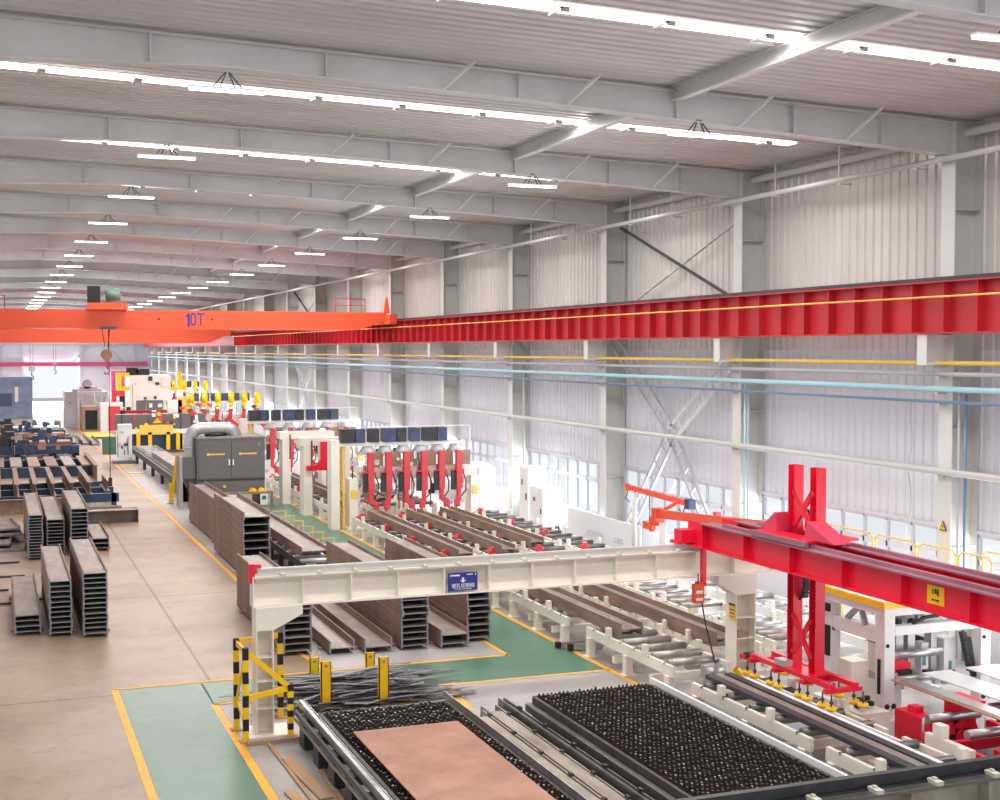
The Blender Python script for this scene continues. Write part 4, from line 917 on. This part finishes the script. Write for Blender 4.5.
# white portals beside walkway
for (y, lab, x0) in ((50.5, 'cream portal frame holding the red angle bracket, nearer one', 11.07), (54.5, 'cream portal frame behind the one with the red bracket', 11.07)):
    t = thing('portal_stand', lab, 'portal frame', (x0, y, 0))
    for x, w_ in ((0, .34), (1.65, .2)): MB().box(x, x + w_, -.35, .35, 0, 2.7).box(x - .01, x + w_ + .01, -.4, .4, 0, .06).build('leg', 'cream', t)
    MB().box(-.1, 2.2, -.35, .35, 2.7, 3.0).build('crossbeam', 'cream', t)
    MB().tube([(.3, -.45, 2.9), (.3, -.45, 1.9), (.5, -.45, 1.9)], .03).build('cable', 'dark', t)
t = thing('red_bracket', 'bright red stepped angle bracket on the nearer cream portal', 'bracket', (11.25, 50.02, 0))
MB().prism([(-.1, 1.75), (.8, 1.75), (.8, 2.85), (.45, 2.85), (.45, 2.2), (.3, 1.98), (-.1, 1.92)], 'y', -.1, .1).build('plate', 'red', t)
m = MB()
for x in (.05, .25, .45, .65): m.cyl((x, -.12, 1.82), (x, -.1, 1.82), .03, 6)
m.build('bolt', 'black', t)
t = thing('orange_coil_rack', 'orange spring-like cable rack between the cream portals', 'cable rack', (12.9, 57.5, 0))
for z in (1.4, 1.85, 2.3): MB().cyl((0, -.2, z), (0, .2, z), .26, 12).build('reel', 'orange', t)
MB().box(-.2, .2, -.1, .1, 0, 1.2).build('stand', 'navy', t)

# ---------------------------------------------------------------- wall-side things
def cabinet(x, y, w, d, h, lab, name='electrical_cabinet'):
    t = thing(name, lab, 'cabinet', (x, y, 0)); MB().box(0, d, 0, w, .08, h).build('body', 'white', t); MB().box(.02, d - .02, .02, w - .02, 0, .08).build('plinth', 'navy', t)
    dd = MB().box(-.02, 0, .04, w - .04, .14, h - .05).build('door', 'white', t); MB().box(-.05, -.02, .1, .14, h * .5, h * .6).build('handle', 'dark', dd); MB().box(-.03, -.02, w * .55, w * .7, h * .72, h * .8).build('switch_plate', 'grey', dd); return t
cabinet(17.2, 40.9, 1.15, .7, 1.72, 'white double electrical cabinet beside the pile with yellow helmet')
cabinet(17.35, 42.6, .8, .7, 2.3, 'tall narrow white cabinet left of the double electrical cabinet')
cabinet(16.9, 46.2, .9, .6, 2.0, 'white cabinet at the right foot of the nearest robot gantry')
cabinet(17.2, 47.6, 1.3, .6, 2.0, 'broad white cabinet against the wall behind the robot gantry foot')
t = thing('cardboard_box', 'brown cardboard box on the floor beside the electrical cabinet', 'box', (17.25, 40.0, 0)); MB().box(0, .4, 0, .5, 0, .35).build('body', 'rust3', t); MB().tube([(.1, .2, .35), (.15, .25, .5), (.25, .3, .5), (.3, .3, .35)], .04).build('cable_loop', 'dark', t)
t = thing('yellow_bucket', 'yellow bucket standing beside the cardboard box', 'bucket', (17.3, 39.6, 0)); MB().cyl((0, 0, .1), (0, 0, .32), .17, 12).build('pail', 'yellow', t); MB().cyl((0, 0, 0), (0, 0, .1), .2, 12).build('base', 'navy', t)
t = thing('wall_screen', 'long white partition panel with faint writing before the windows', 'partition', (17.5, 34.3, 0))
MB().box(0, .05, 0, 5.2, .06, 1.25).build('panel', 'walls', t); MB().box(-.05, .1, 0, .2, 0, .06).box(-.05, .1, 5, 5.2, 0, .06).build('foot', 'frame', t)
for s_, yy in (('LEONTON', 3.1), ('S-SET-', 1.4)): text_obj(s_, .26, 'pipeg', t, (-.005, yy, .62), PI / 2, -PI / 2, depth=.001)
t = thing('platform_railing', 'yellow pipe railing of a platform by the wall behind the red crane', 'railing', (17.5, 0, 1.42))
m = MB()
def hoop(y0, y1, x, h=1.05, r=.022): m.cyl((x, y0, 0), (x, y0, h - .1), r, 6).cyl((x, y1, 0), (x, y1, h - .1), r, 6).tube([(x, y0, h - .1), (x, y0 + .1, h), (x, y1 - .1, h), (x, y1, h - .1)], r).cyl((x, y0, h * .5), (x, y1, h * .5), r * .8, 6)
for y0, y1 in ((19.8, 20.7), (20.8, 21.9), (22.0, 23.3), (23.4, 25.2)): hoop(y0, y1, 0)
hoop(19.0, 20.6, .5); m.cyl((0, 19.2, .95), (.5, 19.2, .95), .022, 6); m.build('pipe_hoops', 'yelpipe', t)
MB().box(-.1, .6, 19.0, 25.3, -.06, 0).build('deck', 'walls', t)
m = MB()
for y in (19.2, 22.2, 25.2): m.box(-.05, .0, y, y + .06, -1.3, -.06).box(.5, .55, y, y + .06, -1.3, -.06)
m.build('support', 'yelpipe', t)
m = MB().bar((-.1, 19.0, -1.42), (-.1, 19.0, 1), .05).bar((-.1, 19.35, -1.42), (-.1, 19.35, 1), .05)
for i in range(7): m.bar((-.1, 19.0, -1.1 + i * .3), (-.1, 19.35, -1.1 + i * .3), .03)
m.build('ladder', 'yelpipe', t)
# jib cranes
t = thing('jib_crane', 'small orange-red jib crane on a pale post with a hanging hoist', 'jib crane', (16.7, 31.2, 0))
MB().cyl((0, 1.9, 0), (0, 1.9, 2.46), .07, 10).box(-.15, .15, 1.75, 2.05, 0, .05).build('post', 'pipew', t)
MB().bar((0, 2.3, 2.52), (0, -1.2, 2.43), .1, .14).bar((0, 2.32, 2.62), (0, 2.32, 2.4), .1).build('arm', 'jib', t)
MB().bar((0, -.6, 2.38), (0, .6, 1.95), .06, .08).build('brace', 'orange', t)
MB().box(-.1, .1, -1.4, -1.15, 2.3, 2.55).build('trolley', 'navy', t)
MB().box(-.1, .1, .8, 1.2, 1.5, 1.7).box(-.05, .05, .75, .9, 1.45, 1.85).build('hoist', 'orange', t)
MB().tube([(0, 1.0, 2.5), (.02, 1.0, 2.0), (0, 1.0, 1.7)], .012).tube([(0, 2.3, 2.4), (0, 2.45, 2.2), (0, 2.2, 2.1)], .015).tube([(0, -1.0, 2.35), (0, -.9, 2.05), (0, -.7, 2.25)], .015).build('cable', 'rubber', t)
t = thing('jib_crane', 'long orange-red jib arm reaching behind the end of the red crane girder', 'jib crane', (16.2, 28.9, 0))
MB().bar((0, 1.9, 2.1), (.5, -4.2, 2.42), .12, .22).build('arm', 'jib', t)
MB().box(-.12, .12, 1.72, 1.98, 1.8, 2.25).build('trolley', 'orange', t); MB().cyl((0, 1.55, 0), (0, 1.55, 1.9), .1, 10).box(-.2, .2, 1.35, 1.75, 0, .04).build('post', 'pipew', t)
m = MB()
for y in (-.6, -3.9): m.cbox((.35, y, 2.37 + (-.6 - y) * .05), (.14, .16, .08))
m.build('lug', 'pink', t)
t = MB().box(0, .04, 0, .09, 0, .38).build('fire_extinguisher', 'red', loc=(18.1, 33.4, .2), label='x', cat='x'); bpy.data.objects.remove(t)
t = thing('fire_extinguisher', 'small red fire extinguisher at the foot of the column beside the partition', 'extinguisher', (17.6, 33.5, 0)); MB().cyl((0, 0, 0), (0, 0, .35), .08, 10).cyl((0, 0, .35), (0, 0, .42), .08, 10, 0, .03).build('bottle', 'pink', t); MB().box(-.02, .08, -.02, .02, .42, .5).build('valve', 'black', t)
t = MB().box(0, .9, 0, 1.4, .0, .9).build('x', 'white'); bpy.data.objects.remove(t)
t = thing('low_wall_screen', 'white partition panel behind the mast, right of the gantry leg', 'partition', (17.6, 26.2, 0)); MB().box(0, .06, 0, 3.4, .12, 1.3).build('panel', 'walls', t); MB().box(-.05, .1, 0, 3.4, 0, .12).build('plinth', 'pipeg', t)

# ---------------------------------------------------------------- white portal machine at the right
t = thing('portal_machine', 'white portal machine with yellow top rim behind the red crane girder', 'machine', (14.1, 18.5, 0))
for (x, y) in ((0, 0), (2.05, 0), (0, 1.55), (2.05, 1.55)):
    L_ = MB().box(x, x + .21, y, y + .25, .08, 1.86).box(x - .1, x + .36, y - .1, y + .4, 0, .08).build('leg', 'white', t)
    MB().cyl((x + .06, y - .012, 1.35), (x + .06, y, 1.35), .035, 8).cyl((x + .06, y - .012, .3), (x + .06, y, .3), .05, 8).cyl((x + .2, y - .012, .3), (x + .2, y, .3), .05, 8).build('bolt_hole', 'black', L_)
MB().box(-.02, 2.35, -.02, .32, 1.86, 2.06).box(-.02, 2.35, 1.53, 1.87, 1.86, 2.06).box(-.02, .3, .32, 1.53, 1.86, 2.06).box(2.05, 2.35, .32, 1.53, 1.86, 2.06).build('top_frame', 'white', t)
MB().box(-.06, 2.39, -.06, -.02, 2.0, 2.11).box(-.06, -.02, -.02, 1.87, 2.0, 2.11).box(2.35, 2.39, -.02, 1.87, 2.0, 2.11).box(-.06, 2.39, 1.87, 1.91, 2.0, 2.11).build('yellow_rim', 'yellow', t)
MB().box(.05, .2, .3, 1.55, 1.35, 1.6).box(.26, 2.05, .05, .2, 1.5, 1.66).build('side_beam', 'white', t)
for a_ in ((-.04, 0, 1.56, 1.84, .85, 1.4), (-.02, .0, .1, .17, .5, 1.1), (-.05, .0, 1.56, 1.84, 1.66, 1.8)): MB().box(*a_).build('black_cover', 'black', t)
MB().cyl((.3, .2, 1.12), (1.35, .2, 1.12), .07, 12).build('upper_roller', 'steel', t); MB().cyl((.3, .1, .72), (1.45, .1, .72), .07, 12).build('lower_roller', 'steel', t)
MB().box(.55, .7, .4, .6, .75, 1.5).box(.8, .95, .4, .6, .75, 1.5).box(1.3, 1.42, .4, .6, .7, 1.5).build('guide_column', 'greyl', t)
MB().box(1.05, 1.2, .35, .55, .7, 1.25).box(1.5, 1.75, .3, .6, .6, 1.3).build('white_housing', 'white', t); MB().box(1.08, 1.14, .34, .35, .85, 1.05).box(1.6, 1.66, .29, .3, .75, .9).build('slot', 'teal', t)
MB().prism([(.26, .8), (.62, .7), (.75, .85), (.75, .95), (.26, 1.15)], 'y', .25, .4).build('red_tool_head', 'red', t); MB().box(.45, .7, .15, .3, .62, .85).build('black_tool', 'black', t)
m = MB()
for i in range(16): m.box(1.72 + .012 * i, 1.82 + .012 * i, .1, .2, 1.4 - .045 * i, 1.435 - .045 * i).box(1.86 + .008 * i, 1.93 + .008 * i, .1, .2, 1.3 - .045 * i, 1.335 - .045 * i)
m.tube([(.6, .1, 1.5), (.68, .1, 1.68), (.9, .1, 1.76), (1.2, .1, 1.78)], .035, 8).tube([(.1, .8, 1.75), (.3, .9, 1.9), (.5, 1.0, 1.7)], .03, 8); m.build('cable_chain', 'rubber', t)
MB().box(.5, 1.5, .6, 1.2, 1.7, 1.85).box(.8, 1.2, .4, .8, 1.62, 1.72).box(.4, 1.9, .3, .34, 1.8, 1.84).bar((.05, .6, 1.6), (.12, .85, 1.9), .08).bar((.12, .85, 1.9), (.1, 1.2, 1.6), .08).build('carriage', 'greyl', t)
MB().box(.4, .75, .5, 1.0, .06, 1.2).box(-.45, -.1, .3, .7, 0, 1.05).build('cream_cabinet', 'cream', t)
fittings(t, .3, 2.0, 1.0, .4, 1.9, 46, ['white', 'greyl', 'dark', 'steel', 'rust2'], 31, smax=.28, d=.3)
fittings(t, .3, 2.0, .5, 1.5, 1.9, 16, ['dark', 'greyl', 'white'], 32, smax=.25, d=.2)
fittings(t, .3, 1.9, .3, .5, .8, 12, ['white', 'steel', 'dark'], 33, smax=.2)
# low base parts and clutter around portal
t = thing('chain_drive', 'dark chain bundle lying on the low base left of the portal machine', 'machine part', (13.55, 18.55, 0))
MB().box(-.1, .5, -.3, .4, 0, .3).cyl((.15, -.32, .15), (.15, -.3, .15), .08, 10).build('base', 'cream', t)
m = MB()
for i in range(14): m.cbox((random.uniform(0, .35), random.uniform(-.2, .2), random.uniform(.33, .45)), (.07, .07, .07))
m.build('chain', 'rubber', t)
# red and cream clamping line at right bottom
t = thing('plate_clamping_line', 'red clamping line with steel rollers carrying bright plates at the right edge', 'conveyor', (13.2, 12.5, 0))
MB().box(.35, .65, 4.3, 5.0, .1, .6).box(.35, .85, 4.15, 4.3, .35, .55).box(.45, .6, 4.6, 4.8, .6, .7).build('red_block', 'red', t)
MB().box(1.0, 1.3, 4.2, 4.6, .3, .8).box(.9, 1.4, 4.1, 4.7, .8, .84).build('red_clamp', 'red', t)
MB().box(2.6, 2.95, 4.2, 4.6, .3, .8).box(2.5, 3.0, 4.1, 4.7, .8, .84).build('red_clamp', 'red', t)
MB().box(.1, .2, 0, 4.0, .3, .5).box(.1, 4.2, 3.5, 3.6, .3, .46).box(1.5, 1.6, 0, 4.2, .3, .5).box(2.9, 3.0, 0, 4.2, .3, .5).build('red_rail', 'red', t)
MB().box(.5, 1.1, 1.0, 1.3, .25, .5).box(2.1, 2.6, 1.0, 1.3, .25, .5).box(.5, 1.1, 2.6, 2.9, .25, .5).build('red_base', 'red', t)
m = MB()
for y in (.5, 1.4, 2.4, 3.3, 4.2):
    MB().cyl((.35, y, .62), (1.35, y, .62), .075, 12).build('roller', 'steel', t); MB().cyl((1.75, y + .2, .62), (2.75, y + .2, .62), .075, 12).build('roller', 'steel', t)
MB().box(-.1, .0, 2.7, 3.7, .2, .6).box(-.12, .02, 3.3, 3.5, .6, .8).box(-.14, .04, 2.7, 2.85, 0, .2).box(-.14, .04, 3.5, 3.65, 0, .2).build('cream_side_frame', 'cream', t)
MB().box(-.1, .6, 0, 5, .0, .04).box(.8, 4, 0, 5, 0, .03).build('base_plate', 'dark', t)
for i, (x, w, y0, y1, mt, lab) in enumerate(((14.0, .10, 12.3, 18.2, 'copper', 'narrow orange-brown strip plate, leftmost on the clamping line'), (14.12, .28, 12.3, 18.1, 'steel', 'narrow bright plate beside the orange-brown strip'),
                                            (14.75, .6, 12.3, 18.35, 'mirror', 'wide bright plate in the middle of the clamping line'), (15.7, .7, 12.3, 18.4, 'mirror', 'wide bright plate farthest right on the clamping line'))):
    MB().box(0, w, 0, y1 - y0, 0, .015).build('metal_plate', mt, loc=(x, y0, .86 if i > 1 else .845), label=lab, cat='plate', group='bright plates on the clamping line')
fittings(t, .2, 3.8, 4.4, .1, .7, 30, ['red', 'steel', 'dark', 'cream'], 41, smax=.35, d=.25)
fittings(t, .3, 3.8, 2.2, .1, .6, 20, ['red', 'steel', 'dark'], 42, smax=.35, d=.25)
# far side lanes seen between portal and gantry leg
conveyor(16.2, 17.2, 21.5, 29, .62, 8, 'pale roller conveyor nearest the wall behind the mast', 'white', 'steel', group=G_)

# ---------------------------------------------------------------- light
w = bpy.data.worlds.new('daylight'); S.world = w; w.use_nodes = True
bg = w.node_tree.nodes['Background']; bg.inputs[0].default_value = (.94, .97, 1, 1); bg.inputs[1].default_value = .72
def area(name, loc, rot, sx, sy, e, col=(1, .97, .94)):
    d = bpy.data.lights.new(name, 'AREA'); d.shape = 'RECTANGLE'; d.size = sx; d.size_y = sy; d.energy = e; d.color = col
    o = bpy.data.objects.new(name, d); C.objects.link(o); o.location = loc; o.rotation_euler = rot; return o
for k in range(7):
    area('skylight_light', (8, 9.6 + 8.03 * k, 11.25), (0, .038, 0), 17, .4, 640)
for k in range(7, 19, 2):
    area('skylight_light', (8, 9.6 + 8.03 * k, 11.25), (0, .038, 0), 17, .8, 1150)
area('door_light', (6.4, YE + .4, 2.6), (-PI / 2, 0, 0), 6.2, 5, 3800, (.92, .96, 1))
# daylight coming in through the window band
for k in range(5):
    area('window_light', (18.55, 22 + 30 * k, 1.8), (0, PI / 2, 0), 1.6, 28, 700, (.92, .95, 1))
S.view_settings.view_transform = 'Standard'; S.view_settings.look = 'None'; S.view_settings.exposure = .46; S.view_settings.gamma = 1
S.view_settings.use_curve_mapping = False
